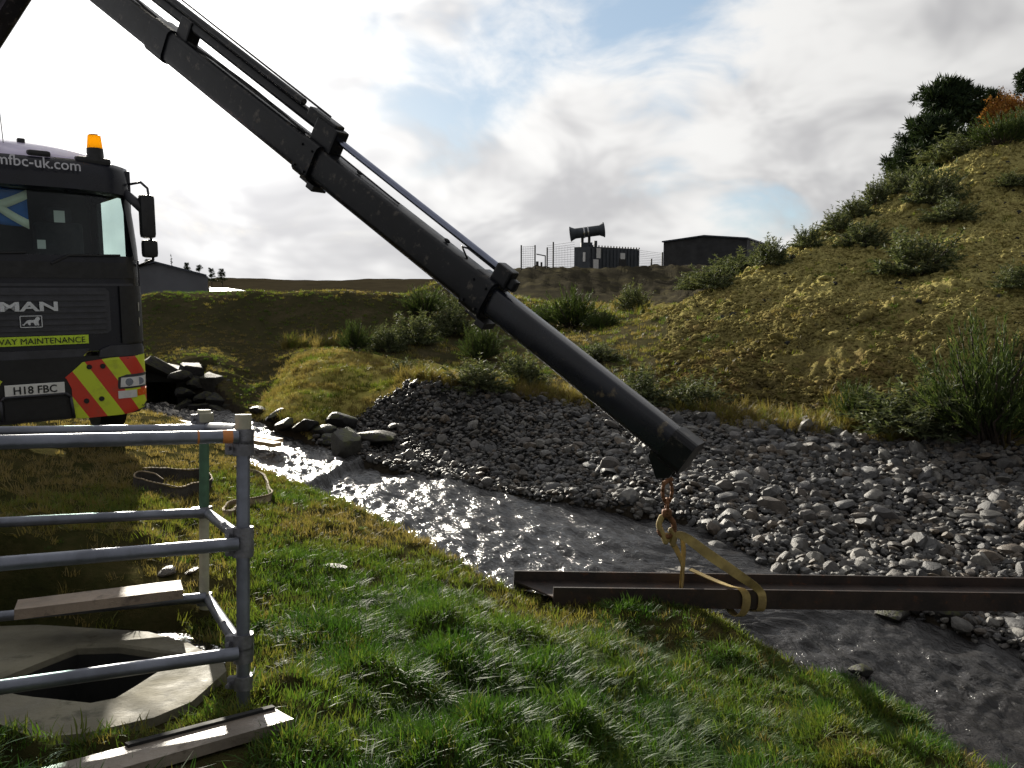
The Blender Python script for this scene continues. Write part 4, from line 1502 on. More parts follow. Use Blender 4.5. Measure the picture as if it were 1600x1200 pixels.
# saltire cloth inside the windscreen
q_ = Matrix.Translation(Vector((-4.795, 7.893, 0))) @ Matrix.Rotation(math.radians(40), 4, 'Z')
def tw(x, y, z):
    return q_ @ Vector((x, y, z))
fl = empty('saltire_flag', tw(-.3, .32, 2.2))
tag(fl, 'blue and white saltire flag hung inside the lorry windscreen', 'flag')
P = [[tw(-.75 + .88 * a_, .24 + .03 * math.sin(a_ * 9 + c), 2.60 - .36 * c + .03 * math.sin(a_ * 5)) for a_ in np.linspace(0, 1, 14)] for c in np.linspace(0, 1, 8)]
mb = MB(); mb.grid(P, tuple((q_.to_3x3() @ Vector((0, .004, 0))))); mb.build('cloth', 'flag_blue', fl, smooth=True, off=fl.location)
for (a0, c0, a1, c1) in ((0.35, 1.0, 1.0, 0.12), (0.35, 0.0, 1.0, 0.95)):
    P = []
    for k_ in np.linspace(0, 1, 12):
        a_ = a0 + (a1 - a0) * k_; c = c0 + (c1 - c0) * k_
        P.append([tw(-.75 + .88 * a_, .225 + .03 * math.sin(a_ * 9 + c + d_), 2.60 - .36 * (c + d_) + .03 * math.sin(a_ * 5)) for d_ in (-.13, .13)])
    mb = MB(); mb.grid(P, tuple((q_.to_3x3() @ Vector((0, .003, 0))))); mb.build('white_band', 'flag_white', fl, smooth=True, off=fl.location)

# ------------------------------------------------------------------ loader crane
A = Vector(PD(178, 0, 8.9)); B = Vector(PD(1068, 707, 5.85))
ax = (B - A).normalized()
side = ax.cross(Vector((0, 0, 1))).normalized()
up = side.cross(ax).normalized()
def at_px(px):
    """point on the boom axis that shows at the column px"""
    lo, hi = -4.0, 14.0
    for _ in range(60):
        mm_ = (lo + hi) / 2
        p_ = A + ax * mm_
        if project(*p_)[0] < px: lo = mm_
        else: hi = mm_
    return lo
t_elb, t1, t2, t3 = at_px(64), at_px(503), at_px(772), at_px(1068)
def dep(t_):
    return project(*(A + ax * t_))[2]
h1 = 51.0 / FPX * dep(at_px(400)); h2 = 55.5 / FPX * dep(at_px(640)); h3 = 50.0 / FPX * dep(at_px(920))
ELB = A + ax * t_elb
colm = A - ax * 0
base_dir = Vector((-5.75, 2.7, 0)).normalized()
CT = Vector(PD(-68, 118, 10.1))
CRN = empty('loader_crane', (CT.x, CT.y, 0.9))
tag(CRN, 'black telescopic loader crane boom reaching down over the stream', 'crane')
off = CRN.location
def hexa(h, w=0.8):
    a_ = h / 2
    pr_ = []
    for cx_, cy_, r_, s0 in ((1, 1, .34, 0), (-1, 1, .34, 90), (-1, -1, .42, 180), (1, -1, .42, 270)):
        for k_ in range(4):
            an = math.radians(s0 + k_ * 30)
            pr_.append(((cx_ * (w - r_) + math.cos(an) * r_) * a_, (cy_ * (1 - r_) + math.sin(an) * r_) * a_))
    return pr_
def seg(name, ta, tb, h, mat, w=0.8, du=0.0, parent=CRN):
    mb_ = MB(); mb_.prism(hexa(h, w), A + ax * ta + up * du, A + ax * tb + up * du, up)
    return mb_.build(name, mat, parent, off=off, auto=40)
s1 = seg('boom_section', t_elb - .1, t1 - .02, h1, 'crane_paint')
s2 = seg('boom_section', t1 - .3, t2, h2 * .985, 'crane_paint', .78)
s3 = seg('boom_section', t2 - .3, t3, h3, 'crane_inner', .76)
# welded collars with wear pads
for (tt, hh_, ln) in ((t1 - .10, h1 * 1.12, .22), (t2 - .12, h2 * 1.10, .22)):
    c_ = seg('collar', tt - ln / 2, tt + ln / 2, hh_, 'crane_paint', .86)
    mb = MB(); mb.box((0, 0, 0), (ln * .7, hh_ * .30, .05), bevel=.008)
    o = mb.build('wear_pad', 'black_plastic', c_)
    o.matrix_local = Matrix.Translation(A + ax * (tt + .02) - up * (hh_ / 2 + .015) - Vector(off)) @ Matrix((ax, side, up)).transposed().to_4x4()
    mb = MB(); mb.box((0, 0, 0), (.10, hh_ * .5, .06), bevel=.01)
    o = mb.build('wear_pad', 'black_plastic', c_)
    o.matrix_local = Matrix.Translation(A + ax * (tt + .14) - up * (hh_ / 2 + .03) - Vector(off)) @ Matrix((ax, side, up)).transposed().to_4x4()
tA = at_px(262)
c_ = seg('collar', tA - .16, tA + .16, h1 * 1.10, 'crane_paint', .84)
# extension rams above the boom
def cyl(name, ta, tb, ua, ub, r, mat, parent=CRN, sd=0.0, seg_=16):
    mb_ = MB(); mb_.tube(A + ax * ta + up * ua + side * sd, A + ax * tb + up * ub + side * sd, r, seg_)
    return mb_.build(name, mat, parent, off=off, auto=40)
u1 = h1 / 2 + .145
u2 = u1 - .015
cyl('ram_barrel', at_px(110), t1 - .08, u1 + .03, u1, .062, 'crane_paint')
cyl('ram_barrel', at_px(110), t1 - .45, u1 + .13, u1 + .095, .034, 'crane_paint', sd=.05)
cyl('ram_rod', t1 - .1, t2 - .05, u2, h2 / 2 + .105, .030, 'chrome')
cyl('hydraulic_pipe', at_px(250), t1 - .12, u1 + .165, u1 + .12, .010, 'crane_paint', seg_=8)
cyl('hydraulic_pipe', at_px(330), t1 - .2, h1 / 2 + .018, h1 / 2 + .018, .010, 'crane_paint', sd=.05, seg_=8)
cyl('hydraulic_pipe', t1 + .1, t1 + 1.0, h2 / 2 + .03, h2 / 2 + .012, .008, 'crane_paint', seg_=8)
# ram brackets
def brk(tt, h_, w_, ln, u0):
    mb_ = MB(); mb_.box((0, 0, 0), (ln, w_, h_), bevel=.02)
    o_ = mb_.build('ram_bracket', 'crane_paint', CRN)
    o_.matrix_local = Matrix.Translation(A + ax * tt + up * (u0 + h_ / 2) - Vector(off)) @ Matrix((ax, side, up)).transposed().to_4x4()
    return o_
brk(t1 - .05, .24, .16, .30, h1 / 2 - .02)
brk(t1 - .16, .10, .12, .40, h1 / 2 + .15)
brk(at_px(285), .22, .15, .20, h1 / 2 - .02)
brk(t2 - .03, .17, .12, .17, h2 / 2 - .01)
brk(t2 + .06, .10, .07, .12, h2 / 2 + .01)
mb = MB(); hp = [A + ax * (t2 - .42) + up * (h2 / 2 + .0), A + ax * (t2 - .52) + up * (h2 / 2 + .055), A + ax * (t2 - .46) + up * (h2 / 2 + .075), A + ax * (t2 - .08) + up * (h2 / 2 + .07)]
mb.path(hp, .008, 8); mb.build('hose_loop', 'black_plastic', CRN, off=off, smooth=True)
for tt in (t1 + .45, t1 + 1.62):
    brk(tt, .03, .03, .06, h2 / 2)
# bottom edge rail of the middle section
mb = MB(); mb.prism([(-.02, -.012), (.02, -.012), (.02, .012), (-.02, .012)], A + ax * (t1 + .05) - up * (h2 / 2 + .008), A + ax * (t2 - .1) - up * (h2 / 2 + .008), up); mb.build('edge_rail', 'chrome', CRN, off=off)
for (tt, hh_) in ((t1 - .10, h1 * 1.16), (t2 - .12, h2 * 1.14)):
    for du_ in (-.28, .28):
        for dx_ in (-.07, .07):
            p_ = A + ax * (tt + dx_) + up * (hh_ * du_) + side * (hh_ * .5 * .84)
            for sg in (1, -1):
                mb = MB(); mb.tube(p_ if sg > 0 else p_ - side * (hh_ * .84), (p_ + side * .014) if sg > 0 else p_ - side * (hh_ * .84 + .008), .012, 8); mb.build('bolt', 'crane_paint', CRN, off=off)
for sd_, u_ in ((.05, .018),):
    pts_ = [A + ax * tt + up * (h1 / 2 + u_ + .02 * math.sin(tt * 2.3 + sd_ * 40)) + side * sd_ for tt in np.linspace(at_px(150), t1 - .3, 16)]
    mb = MB(); mb.path(pts_, .013, 8); mb.build('hose', 'rubber', CRN, off=off, smooth=True)
mb = MB(); pl_ = A + ax * (t1 + .9); mb.poly([pl_ + side * (-h2 * .5 * .78 - .002) + ax * a_ + up * b_ for a_, b_ in ((-.16, -.05), (.16, -.05), (.16, .05), (-.16, .05))], side * -.002); mb.build('data_plate', 'grey_plastic', CRN, off=off)
# head at the tip with the hook pin
mb = MB(); mb.prism(hexa(h3 * 1.12, .84), A + ax * (t3 - .12), A + ax * (t3 + .07), up); hd = mb.build('boom_head', 'crane_paint', CRN, off=off)
TIP = A + ax * (t3 - .02) - up * (h3 * .5)
mb = MB()
for sg in (-1, 1):
    sd_ = side * .045 * sg
    mb.poly([TIP + sd_ + ax * .06 + up * .06, TIP + sd_ - ax * .20 + up * .06, TIP + sd_ - ax * .16 - up * .05, TIP + sd_ - ax * .02 - up * .15, TIP + sd_ + ax * .05 - up * .08], side * .018)
mb.build('hook_lug', 'crane_paint', CRN, off=off)
HK = Vector(PD(1043, 752, 5.82))
mb = MB(); mb.tube(HK - side * .08, HK + side * .08, .016, 12); mb.build('pin', 'rust_orange', CRN, off=off)
def link_ring(mb_, c, d_, w_, h_, r, s_dir):
    pts_ = []
    for k_ in range(13):
        an = 2 * math.pi * k_ / 12
        pts_.append(Vector(c) + Vector(s_dir) * (w_ * math.cos(an)) + Vector(d_) * (h_ * math.sin(an)))
    mb_.path(pts_, r, 7)
Zv = Vector((0, 0, 1)); Xv = Vector((1, 0, 0)); Yv = Vector((0, 1, 0))
mb = MB(); link_ring(mb, HK - Zv * .075, Zv, .035, .085, .013, Xv); mb.build('shackle', 'rust_orange', CRN, off=off, smooth=True)
mb = MB(); link_ring(mb, HK - Zv * .19, Zv, .032, .06, .012, Yv); mb.build('chain_link', 'rust_orange', CRN, off=off, smooth=True)
HB = HK - Zv * .24
mb = MB(); hkp = catmull([HB + Zv * .03, HB - Zv * .02 + Xv * .015, HB - Zv * .07 + Xv * .05, HB - Zv * .13 + Xv * .055, HB - Zv * .175 + Xv * .01, HB - Zv * .15 - Xv * .045, HB - Zv * .09 - Xv * .05], 5)
mb.path(hkp, .020, 9); mb.box(HB, (.07, .05, .06), bevel=.015); mb.build('hook', 'rust_orange', CRN, off=off, smooth=True)
# main boom and column behind the cab
mb = MB(); mb.prism(hexa(.40, .85), CT, ELB, (ELB - CT).cross(side)); mb.build('main_boom', 'crane_paint', CRN, off=off)
mb = MB(); mb.tube(ELB - side * .28, ELB + side * .28, .20, 20); mb.build('elbow_joint', 'crane_paint', CRN, off=off, auto=40)
mb = MB(); mb.tube((CT.x, CT.y, .9), CT, .26, 20, .2); mb.box((CT.x, CT.y, 1.2), (1.1, 1.1, .5), rot=(0, 0, math.radians(40)), bevel=.05); mb.build('column', 'crane_paint', CRN, off=off, auto=40)

# ------------------------------------------------------------------ scaffold guard
NP = Vector(PD(380, 1105, 3.0)); NT = Vector(PD(380, 650, 3.0))
FP = Vector(PD(319, 1010, 4.1)); FT = Vector(PD(319, 642, 4.1))
SCF = empty('scaffold_guardrail', (NP.x, NP.y, NP.z - .1))
tag(SCF, 'galvanised scaffold tube guardrail standing round the open manhole', 'guardrail')
so = SCF.location
TR = 0.0242
def stube(a_, c, nm='rail', mat='galvanised', r=TR):
    mb_ = MB(); mb_.tube(a_, c, r, 20); return mb_.build(nm, mat, SCF, off=so, auto=40)
def coupler(p, axis, nm='coupler', s=1.0):
    axis = Vector(axis).normalized()
    mb_ = MB()
    mb_.tube(Vector(p) - axis * .028 * s, Vector(p) + axis * .028 * s, .037 * s, 16)
    R_m = axis.to_track_quat('Z', 'Y').to_matrix().to_4x4()
    mb_.box(Vector(p) + R_m.to_3x3() @ Vector((.044, 0, 0)) * s, (.04 * s, .035 * s, .05 * s), rot=R_m, bevel=.006)
    mb_.box(Vector(p) + R_m.to_3x3() @ Vector((0, -.04, 0)) * s, (.05 * s, .03 * s, .05 * s), rot=R_m, bevel=.006)
    mb_.tube(Vector(p) + R_m.to_3x3() @ Vector((.045, -.03, 0)), Vector(p) + R_m.to_3x3() @ Vector((.045, .045, 0)), .008, 8)
    return mb_.build(nm, 'coupler_steel', SCF, off=so, auto=40)
upc = (NT - NP).normalized()
stube(NP - upc * .12, NT, 'post')
stube(FP - upc * .25, FP + upc * ((FT - FP).length * .30), 'post', 'cream_paint')
stube(FP + upc * ((FT - FP).length * .30), FP + upc * ((FT - FP).length * .56), 'post', 'cream_paint', TR * 1.002)
stube(FP + upc * ((FT - FP).length * .56), FT - upc * .10, 'post', 'green_paint', TR * 1.004)
stube(FT - upc * .10, FT, 'post', 'galvanised')
# rails: (right end px, depth), (left px, depth)
def ext(a_, c, k_):
    return Vector(c) + (Vector(c) - Vector(a_)) * k_
lefts = []
for (yr, yl) in ((682, 691), (850, 881), (1021, 1074)):
    a_ = Vector(PD(372, yr, 2.955)); c = Vector(PD(0, yl, 2.61))
    e_ = ext(a_, c, .85); lefts.append(e_)
    stube(a_, e_)
for (yr, yl) in ((670, 674), (801, 816), (933, 963)):
    a_ = Vector(PD(322, yr, 4.05)); c = Vector(PD(0, yl, 3.75))
    e_ = ext(a_, c, .85); lefts.append(e_)
    stube(a_, e_)
for (yf, yn) in ((668, 672), (803, 838), (937, 1006)):
    stube(PD(326, yf, 4.06), PD(372, yn, 3.06), 'rail')
stube(ext(lefts[1], lefts[0], .1) , lefts[2] - upc * .5, 'post'); stube(lefts[3] + upc * .05, lefts[5] - upc * .5, 'post')
for yy in (700, 682, 835, 858, 1002, 1022):
    coupler(PD(380, yy, 3.0), upc)
for yy in (655, 672, 800, 936):
    coupler(PD(319, yy, 4.1), upc)
coupler(PD(380, 1066, 3.0), upc, 'base_collar', .9)
mb = MB(); mb.tube(NT - upc * .06, NT + upc * .006, .030, 16); mb.box(NT - upc * .02, (.05, .045, .05), bevel=.01); mb.build('top_cap', 'cream_paint', SCF, off=so, auto=40)
mb = MB(); mb.tube(FT - upc * .05, FT + upc * .006, .032, 16); mb.box(FT - upc * .03 + Vector((.02, -.02, 0)), (.06, .05, .05), bevel=.01); mb.build('top_cap', 'cream_paint', SCF, off=so, auto=40)
a_ = Vector(PD(372, 682, 2.955)); c = Vector(PD(0, 691, 2.61)); dd = (c - a_).normalized()
mb = MB(); mb.tube(a_ + dd * .02, a_ + dd * .055, TR * 1.03, 20); mb.build('orange_tape', 'orange_tape', SCF, off=so, auto=40)
mb = MB(); mb.tube(a_ + dd * .135, a_ + dd * .142, TR * 1.03, 20); mb.build('orange_tape', 'orange_tape', SCF, off=so, auto=40)

# ------------------------------------------------------------------ manhole slab
SLB = empty('manhole_slab', tuple(slab_w.mean(0)))
tag(SLB, 'worn concrete manhole slab with a dark open hole behind the scaffold rails', 'manhole')
n_out, n_in = len(slab_w), len(hole_w)
pn = Vector((0, math.sin(PITCH), math.cos(PITCH)))
hc = hole_w.mean(0)
def poly_ray(P, an):
    """where the ray from the hole centre at angle an leaves the polygon"""
    d = np.array([math.cos(an), math.sin(an)]); best = None
    for i_ in range(len(P)):
        a_ = P[i_][:2] - hc[:2]; e_ = P[(i_ + 1) % len(P)][:2] - P[i_][:2]
        den = d[0] * e_[1] - d[1] * e_[0]
        if abs(den) < 1e-9: continue
        t_ = (a_[0] * e_[1] - a_[1] * e_[0]) / den; u_ = (a_[0] * d[1] - a_[1] * d[0]) / den
        if t_ > 0 and -1e-6 <= u_ <= 1 + 1e-6 and (best is None or t_ > best): best = t_
    q = hc[:2] + d * best
    return Vector((q[0], q[1], CZ - math.tan(PITCH) * q[1] - SLAB_OFF / math.cos(PITCH)))
angs = sorted([math.atan2(q[1] - hc[1], q[0] - hc[0]) for q in list(slab_w) + list(hole_w)] + list(np.linspace(-3.1, 3.1, 30)))
ring_o = [poly_ray(slab_w, a_) for a_ in angs]; ring_i = [poly_ray(hole_w, a_) for a_ in angs]
bev = [i_ + (o_ - i_) * .06 for i_, o_ in zip(ring_i, ring_o)]
ring_i = [q - pn * .012 for q in ring_i]
rows_ = [[q - pn * .22 for q in ring_o], ring_o, bev, ring_i, [q - pn * .03 for q in ring_i]]
rows_ = [r_ + [r_[0]] for r_ in rows_]
mb = MB(); mb.grid(rows_); mb.build('slab_top', 'concrete', SLB, off=SLB.location)
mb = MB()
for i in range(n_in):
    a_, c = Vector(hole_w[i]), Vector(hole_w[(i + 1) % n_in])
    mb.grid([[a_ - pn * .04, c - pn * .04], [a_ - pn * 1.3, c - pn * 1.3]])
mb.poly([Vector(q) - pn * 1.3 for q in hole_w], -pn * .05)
mb.build('shaft', 'shade_black', SLB, off=SLB.location)
# puddle behind the slab
pud = [on_slab(px, py, 1.207) for px, py in ((150, 995), (190, 982), (290, 990), (345, 1012), (352, 1036), (300, 1020), (240, 1003))]
mb = MB(); mb.poly(pud, -pn * .01); tag(mb.build('puddle', 'puddle_water', None), 'small shining puddle along the back of the manhole slab', 'puddle', kind='structure')

def board(name, pxs, offs, th, mat, lab, end=None):
    P = [Vector(on_slab(px, py, o_)) for (px, py), o_ in zip(pxs, offs)]
    e = empty(name, tuple(sum(P, Vector()) / len(P)))
    tag(e, lab, 'board')
    mb_ = MB(); mb_.poly(P, -pn * th); mb_.build('plank', mat, e, off=e.location)
    return e
board('timber_board', ((428, 1106), (459, 1123), (170, 1206), (40, 1206)), (1.150, 1.150, 1.150, 1.150), .035, 'timber_wet', 'sunlit wet timber board lying in grass in front of the manhole slab')
board('timber_board', ((425, 1101), (430, 1104), (200, 1164), (195, 1160)), (1.140, 1.140, 1.140, 1.140), .05, 'shade_black', 'thin dark plank edge lying just behind the sunlit board')  # shadow side of a board edge, its shade put into the colour
board('timber_board', ((282, 906), (286, 921), (22, 953), (28, 937)), (1.00, 1.00, 1.00, 1.00), .045, 'timber', 'weathered timber board lying behind the manhole slab')

# ------------------------------------------------------------------ steel beam
DF = 5.80
f_l = Vector(PD(865, 918, DF)); f_r = Vector(PD(1600, 927, 6.18))
bdv = (f_r - f_l).normalized()
bup = Vector((0, 0, 1)); bup = (bup - bdv * bup.dot(bdv)).normalized()
bbk = bdv.cross(bup) * -1
if bbk.y < 0: bbk = -bbk
FH = 32 / FPX * DF
bl_ = 6.2
# back flange: starts further along to the left (skew-cut end)
b_l = Vector(PD(803, 896, DF + .32))
dback = (b_l - f_l).dot(bbk); dlong = (b_l - f_l).dot(bdv); dup = (b_l - f_l).dot(bup)
b_l = f_l + bbk * dback + bdv * dlong
BEAM = empty('steel_beam', tuple(f_l))
tag(BEAM, 'long rusty brown steel I-beam slung low across the stream', 'steel beam')
fo = BEAM.location
TF = .016
def bar(p, L, nm):
    mb_ = MB(); mb_.poly([p, p + bdv * L, p + bdv * L - bup * FH, p - bup * FH], bbk * TF)
    return mb_.build(nm, 'rusty_steel', BEAM, off=fo)
bar(f_l, bl_, 'flange')
bar(b_l - bbk * TF, bl_, 'flange')
w0 = f_l + bbk * TF - bup * (FH * .5); w1 = b_l - bbk * TF - bup * (FH * .5)
mb = MB(); mb.poly([w0, w0 + bdv * bl_, w1 + bdv * bl_, w1], -bup * .012); mb.build('web', 'rusty_steel', BEAM, off=fo)

# ------------------------------------------------------------------ sling
SLG = empty('lifting_sling', tuple(HB))
tag(SLG, 'dirty yellow webbing sling looped round the steel beam from the hook', 'sling')
lo_ = SLG.location
def rib(name, pts, half, th=.006, n=8):
    P = catmull(pts, n)
    Hh = catmull(half, n)
    mb_ = MB(); mb_.ribbon(P, Hh, th)
    return mb_.build(name, 'sling_web', SLG, off=lo_, smooth=False)
Dn = Vector((0, 0, -1))
hb = HB - Zv * .15
wv = bdv * .031
# px-guided path, resting on the flanges of the beam
def onF(px, du, dfront):
    """point in front of the near flange: px column, below top edge du, distance in front"""
    p0_ = f_l; lo2, hi2 = 0.0, 6.0
    for _ in range(40):
        m2 = (lo2 + hi2) / 2
        if project(*(p0_ + bdv * m2))[0] < px: lo2 = m2
        else: hi2 = m2
    return p0_ + bdv * lo2 - bup * du - bbk * dfront
s_mid = Vector(PD(1110, 868, 5.84)); s_m2 = Vector(PD(1155, 899, 5.82))
rib('strap', [hb + Xv * .01, Vector(PD(1068, 838, 5.85)), s_mid, s_m2, onF(1183, -.012, .004), onF(1191, .05, .012), onF(1190, FH, .014), onF(1184, FH + .03, -.06), onF(1184, FH + .03, -.2)],
    [wv * .6 + Zv * .012, wv * .6 + Zv * .026, wv * .6 + Zv * .034, wv * .7 + Zv * .028, wv + Zv * .012, wv, wv, wv, wv])
rib('strap', [onF(1095, -.06, -.26), Vector(onF(1125, -.02, -.15)), onF(1143, -.015, -.03), onF(1158, -.008, .006), onF(1166, .05, .016), onF(1165, FH, .018), onF(1158, FH + .06, -.01), onF(1152, FH + .05, -.12), onF(1152, FH + .03, -.3)],
    [wv * .6 + bbk * .02, wv * .6 + bbk * .02, wv * .8, wv, wv, wv, wv, wv, wv])
bt = Vector(PD(1066, 899, 6.1))
rib('strap', [hb - Xv * .012, Vector(PD(1052, 850, 5.9)), Vector(PD(1066, 880, 6.02)), bt, bt - Zv * .15],
    [wv * .7 + bbk * .02, wv * .8 + bbk * .015, wv * .6 + bbk * .02, wv * .5 + bbk * .03, wv * .5 + bbk * .03])
rib('strap', [hb + Xv * .03, Vector(PD(1064, 838, 5.92)), Vector(PD(1068, 862, 6.03)), bt + Xv * .006 + Yv * .03, bt - Zv * .15 + Yv * .03],
    [wv * .7 + bbk * .02] * 5)
# knotted eyes around the hook
mb = MB(); mb.path(catmull([HB - Zv * .02 - Xv * .035, HB - Zv * .09 - Xv * .055, HB - Zv * .17 - Xv * .02, HB - Zv * .22 + Xv * .0], 9), .022, 12); mb.build('eye', 'sling_web', SLG, off=lo_, smooth=True)
mb = MB(); mb.path(catmull([HB - Zv * .12 + Xv * .03, HB - Zv * .17 + Xv * .06, HB - Zv * .24 + Xv * .05], 9), .022, 12); mb.build('eye', 'sling_web', SLG, off=lo_, smooth=True)

# ------------------------------------------------------------------ strap on the ground
def ground_strap(name, pxs, hgt, lab, mats):
    P = [Vector(hit(px, py)) for px, py in pxs]
    e = empty(name, tuple(P[0])); tag(e, lab, 'strap')
    Pd = [Vector(q) for q in catmull([tuple(q) for q in P], 8)]
    for q in Pd: q.z = zt(q.x, q.y) + hgt
    mb_ = MB(); mb_.ribbon(Pd, [Vector((.01 * math.sin(i * .3), .02, hgt * (0.9 + .1 * math.sin(i * .5)))) for i in range(len(Pd))], .008)
    mb_.build('webbing', mats[0], e, off=e.location)
    mb_ = MB(); mb_.path([q + Vector((0, .02, hgt * .98)) for q in Pd], .007, 6); mb_.build('edge_binding', mats[1], e, off=e.location, smooth=True)
ground_strap('webbing_strap', ((255, 770), (238, 760), (214, 758), (212, 768), (250, 778), (300, 776), (330, 768), (318, 752), (270, 752), (222, 752)), .055, 'dark webbing strap lying in a flat loop on the grass behind the scaffold rails', ('strap_dark', 'strap_cream'))
ground_strap('webbing_strap', ((372, 742), (398, 745), (413, 752), (420, 772), (423, 782), (395, 790), (362, 795), (350, 805), (352, 812), (372, 800), (385, 790)), .032, 'pale webbing strap curled on the grass beside the near scaffold post', ('strap_cream', 'strap_cream'))

# planks across the upper stream
for (pa, pb, lab) in (((222, 647), (436, 686), 'new timber plank laid across the upper stream, the farther of two'), ((222, 656), (434, 692), 'new timber plank laid across the upper stream, the nearer of two')):
    a_ = Vector(PZ(pa[0], pa[1], CZ - 2.08)); c = Vector(PZ(pb[0], pb[1], CZ - 2.16))
    d_ = (c - a_).normalized(); n_ = d_.cross(Zv).normalized() * .075
    e = empty('timber_plank', tuple(c)); tag(e, lab, 'plank', 'planks across the stream')
    mb = MB(); mb.poly([a_ - n_, c - n_, c + n_, a_ + n_], (0, 0, -.055)); mb.build('board', 'timber_new', e, off=e.location)

# ------------------------------------------------------------------ far things on the ridge
def gz(x, y):
    return float(zt(x, y))
def frame_px(px0, px1, Y):
    return PY(px0, 420, Y)[0], PY(px1, 420, Y)[0]
# container: end face on the left, long side receding to the right
cA = PY(897, 420, 80.0); cB = PY(921, 420, 78.5); cC = PY(998, 420, 84.0)
CON = empty('shipping_container', (cB[0], cB[1], gz(cB[0], cB[1]) - .3)); co = Vector(CON.location)
tag(CON, 'dark blue steel container with a horn shaped machine on top', 'container')
zb = co.z; ztop = PY(921, 385, 78.5)[2]
A2, B2, C2 = Vector((cA[0], cA[1], 0)), Vector((cB[0], cB[1], 0)), Vector((cC[0], cC[1], 0))
def wall_pts(P0, P1, z0, z1):
    return [P0 + Zv * z0, P1 + Zv * z0, P1 + Zv * z1, P0 + Zv * z1]
bkv = (C2 - B2)
D2 = A2 + bkv
mb = MB(); mb.poly([q + Zv * zb for q in (A2, B2, C2, D2)], Zv * (ztop - zb)); mb.build('body', 'container_blue', CON, off=co)
sd_n = (C2 - B2).cross(Zv).normalized()
en_n = (B2 - A2).cross(Zv).normalized()
for i in range(14):
    p_ = B2 + (C2 - B2) * ((i + .5) / 14)
    mb = MB(); mb.poly(wall_pts(p_, p_ + (C2 - B2) * (.5 / 14), zb + .2, ztop - .15), sd_n * .06); mb.build('corrugation', 'container_blue', CON, off=co)
for i in range(18):
    p_ = B2 + (C2 - B2) * (i / 17)
    mb = MB(); mb.box(p_ + Zv * (ztop + .07) , (.12, .12, .16)); mb.build('roof_stud', 'post_dark', CON, off=co)
for (f0, f1, z0, z1, mt) in ((.12, .20, .55, .95, 'sign_white'), (.06, .16, .1, .5, 'sign_white'), (.60, .69, .55, .80, 'sign_white')):
    p0_, p1_ = B2 + (C2 - B2) * f0, B2 + (C2 - B2) * f1
    mb = MB(); mb.poly(wall_pts(p0_, p1_, zb + (ztop - zb) * z0, zb + (ztop - zb) * z1), sd_n * .09); mb.build('notice', mt, CON, off=co)
mb = MB(); p0_ = B2 + (C2 - B2) * .57; p1_ = B2 + (C2 - B2) * .72; mb.poly(wall_pts(p0_, p1_, zb, ztop - 1.0), sd_n * .08); mb.build('door', 'post_dark', CON, off=co)
p0_ = A2 + (B2 - A2) * .60
mb = MB(); mb.poly(wall_pts(p0_, A2 + (B2 - A2) * .74, zb + 1.0, zb + 1.9), en_n * .06); mb.build('notice', 'sign_white', CON, off=co)
# fan cannon on the container
hp0 = Vector(PY(891, 366, 79.6)); hp1 = Vector(PY(944, 359, 79.6))
HRN = empty('fan_machine', (hp0.x * .5 + hp1.x * .5, hp0.y, ztop)); ho = Vector(HRN.location)
tag(HRN, 'grey twin-horned tubular machine standing on the container roof', 'machine')
ha = (hp1 - hp0).normalized(); hl_ = (hp1 - hp0).length
mb = MB(); mb.tube(hp0 + ha * .3, hp1 - ha * .3, .50, 24); mb.build('barrel', 'container_blue', HRN, off=ho, auto=40)
for (pa, pb, ra, rb) in ((hp0 - ha * .0, hp0 + ha * .5, .72, .50), (hp1, hp1 - ha * .5, .72, .50)):
    mb = MB(); mb.tube(pa, pb, ra, 24, rb, cap=False); mb.tube(pa, pa + (pb - pa) * .16, ra * 1.02, 24, cap=False); mb.build('bell_mouth', 'container_blue', HRN, off=ho, auto=40)
for f_ in (.40, .52):
    mb = MB(); mb.tube(hp0 + ha * hl_ * f_ - ha * .06, hp0 + ha * hl_ * f_ + ha * .06, .56, 24); mb.build('band', 'silver', HRN, off=ho, auto=40)
for f_ in (.36, .56):
    p_ = hp0 + ha * hl_ * f_
    mb = MB(); mb.tube((p_.x, p_.y, ztop - .1), p_ - Zv * .35, .14, 10); mb.build('leg', 'post_dark', HRN, off=ho)
mb = MB(); p_ = hp0 + ha * hl_ * .48; mb.box((p_.x, p_.y, ztop + .2), (1.1, .8, .45)); mb.box((p_.x + .9, p_.y, ztop + .3), (.3, .3, .6)); mb.build('motor_box', 'container_blue', HRN, off=ho)
# dark shed
sA = PY(1036, 420, 92.0); sB = PY(1166, 420, 88.0)
SHD = empty('dark_shed', (sA[0], sA[1], gz(sA[0], sA[1]) - .3)); sh = Vector(SHD.location)
tag(SHD, 'long low dark shed with shallow pitched roof on the ridge', 'shed')
ze = PY(1036, 379, 92)[2]; zr = PY(1093, 369.5, 90)[2]
a_, c = Vector((sA[0], sA[1], 0)), Vector((sB[0], sB[1], 0)); d_ = Vector((PY(1195, 420, 100)[0], 100, 0)) - c
zb2 = sh.z
m_ = a_ + (c - a_) * .5
mb = MB(); mb.poly([a_ + Zv * zb2, c + Zv * zb2, c + Zv * (ze + .15), m_ + Zv * zr, a_ + Zv * ze], d_); mb.build('wall', 'shed_dark', SHD, off=sh)
for (q0, q1, z0, z1) in ((a_ - (c - a_) * .015, m_, ze, zr), (m_, c + (c - a_) * .015, zr, ze + .15)):
    o_ = d_.normalized() * -.3
    mb = MB(); mb.poly([q0 + Zv * (z0 + .02) + o_, q1 + Zv * (z1 + .02) + o_, q1 + Zv * (z1 + .16) + o_, q0 + Zv * (z0 + .16) + o_], d_ - o_ * 2); mb.build('roof', 'shed_roof', SHD, off=sh)
